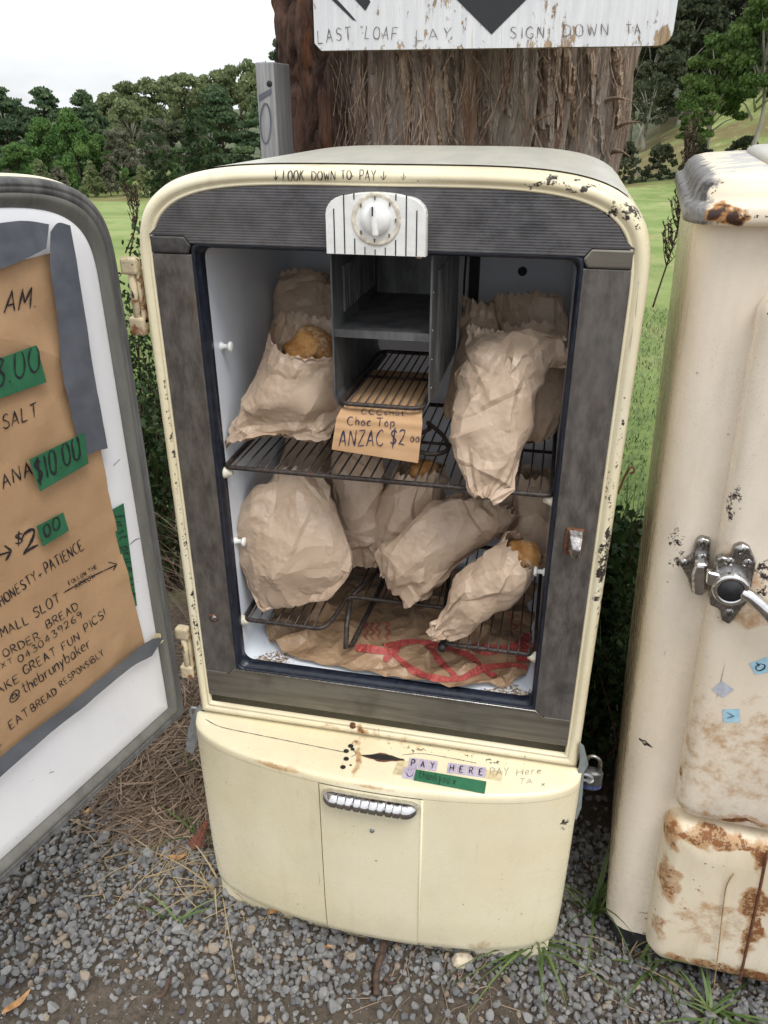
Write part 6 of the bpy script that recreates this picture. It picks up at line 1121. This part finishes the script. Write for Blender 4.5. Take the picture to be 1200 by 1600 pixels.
W_('FOLLOW THE', (108, 914), (152, 887), (-3, -6), .0012); W_('ARROW', (118, 921), (149, 901), (-3, -7), .0012)
W_('ORDER', (6, 1027), (62, 998), (-4.5, -10.9), 0.0015); W_('BREAD', (74, 982), (122, 951), (-4.5, -10.9), 0.0015)
W_('EXT:', (-8, 1049), (24, 1033), (-2.7, -7.6), 0.0012); W_('0430439269', (30, 1036), (128, 964), (-3.8, -9.8), 0.0014)
W_('AKE', (-4, 1085), (30, 1064), (-4.6, -11.2), 0.0015); W_('GREAT', (38, 1054), (88, 1023), (-4.6, -12.5), 0.0016); W_('FUN', (98, 1016), (124, 998), (-4.0, -10.6), 0.0015); W_('PICS!', (133, 988), (165, 962), (-4.6, -11.2), 0.0015)
W_('@', (18, 1100), (32, 1085), (-5.6, -11.2), 0.0017); W_('thebrunybaker', (37, 1084), (142, 1010), (-5.6, -15.4), 0.0017, gap=.9)
W_('EAT', (16, 1140), (46, 1116), (-5.6, -11.2), 0.0015); W_('BREAD', (50, 1112), (89, 1083), (-4.8, -9.6), 0.0015); W_('RESPONSIBLY.', (95, 1074), (165, 1020), (-4.8, -8.0), 0.0014)
W_('first price rise', (178, 806), (206, 934), (14, -4), .0017, g4, g4, gap=1.4)
strokes('pen_line', PAP, [line((-4, 1168), (2, 1162))], .0018, ink, PAP, .0012)
# the pen line that follows the arrow down the white door
strokes('pen_line', dp, [line((202, 851), (214, 842), (222, 848), (230, 900), (238, 950), (246, 982)), line((252, 1016), (256, 1060), (264, 1098)), line((260, 1094), (265, 1101)), line((267, 1092), (265, 1101))], .0010, ink, door, .0008)
for a, b in (((177, 727), (187, 717)), ((158, 734), (164, 736)), ((76, 1208), (84, 1205))): strokes('scuff', dp, [line(a, b)], .0011, ink, door, .0008)
# ------------------------------------------------------------------ things lying on the gravel
def stick(label, px0, px1, r, seed, z=.014, cat='twig', m='twig'):
    rn = np.random.default_rng(seed); a, b = onG(px0, z), onG(px1, z); P = smoothpath([a, a+(b-a)*.35+rn.normal(0, .004, 3), a+(b-a)*.7+rn.normal(0, .004, 3), b], 6); v, f = tube(P, r*np.linspace(1, .7, len(P)), 8); v = v+.12*r*rn.normal(size=v.shape)
    o = mk('twig', (v, f), M[m], org=(a+b)/2); return tag(o, label, cat)
stick('short brown stick lying against the bottom edge of the drawer base', (601, 1455), (588, 1556), .0075, 1, .016)
stick('small brown twig on the gravel below the straw', (243, 1400), (226, 1432), .0042, 2)
stick('reddish thin stick on the bare earth of the track', (265, 1528), (231, 1574), .004, 3)
stick('thin grey twig lying across the dry needles', (200, 1205), (240, 1250), .0022, 4, .03)
stick('thin dark twig lying on the gravel under the open door', (36, 1390), (2, 1436), .003, 5)
stick('thin dry root on the gravel near the grass tuft', (702, 1515), (705, 1560), .0022, 6)
stick('short reddish bark piece by the thick stick', (600, 1530), (617, 1535), .0042, 7)
def leafy(label, px, ln, wd, ang, seed, m='dry_leaf'):
    c = onG(px, .016); t = np.linspace(0, 1, 9); w_ = wd*np.sin(math.pi*t**.8)**.8+.0004; d = np.array([math.cos(ang), math.sin(ang), .08]); s = np.array([-math.sin(ang), math.cos(ang), .15]); P = c+(t[:, None]-.5)*ln*d+np.array([0, 0, 1])*(.004*np.sin(t*6+seed))[:, None]; rg = [[P[i]-s*w_[i], P[i]-np.array([0, 0, .0025])*min(1, w_[i]/wd), P[i]+s*w_[i]] for i in range(9)]
    o = mk('dead_leaf', loft(rg, False), M[m], org=c); return tag(o, label, 'leaf')
leafy('orange dead leaf on the bare earth of the track', (26, 1566), .055, .006, 1.1, 1); leafy('curled orange leaf at the edge of the dry needles', (278, 1338), .040, .0055, .2, 2); leafy('small tan leaf on the gravel under the drawer base', (508, 1481), .024, .004, .3, 3); leafy('orange leaf near the lower edge of the open door', (136, 1268), .022, .005, .2, 4); leafy('long brown leaf on the gravel beside the plinth', (430, 1424), .04, .005, .3, 5); leafy('brown broad leaf on the dry needle heap', (268, 1243), .03, .012, .8, 6, 'twig')
# rusty bracken frond lying by the base
fr0, fr1 = onG((300, 1330), .02), onG((322, 1285), .05); gs = [tube([fr0, (fr0+fr1)/2, fr1], [.001, .001, .0006], 5)]
for t in np.linspace(.1, .95, 12):
    p = fr0+(fr1-fr0)*t
    for s in (-1, 1): gs.append(ribbon(np.array([p, p+np.array([s*.012*(1.1-t), .004, .003]), p+np.array([s*.022*(1.1-t), .010, .0])]), [.004, .004, .0008], nrm=np.array([0, -.3, 1.0])))
tag(mk('bracken_frond', merge(gs), M['fern'], org=fr0), 'rust-brown bracken frond lying against the fridge base', 'fern')
v, f = stone_shapes(1)[0]; c = onG((722, 1500), .020); tag(mk('pale_stone', (v*np.array([.024, .026, .021])+c, f.tolist()), M['pale_stone'], smooth=False, org=c-np.array([0, 0, .012])), 'pale cream stone lying on the grey gravel in front of the drawer', 'stone')
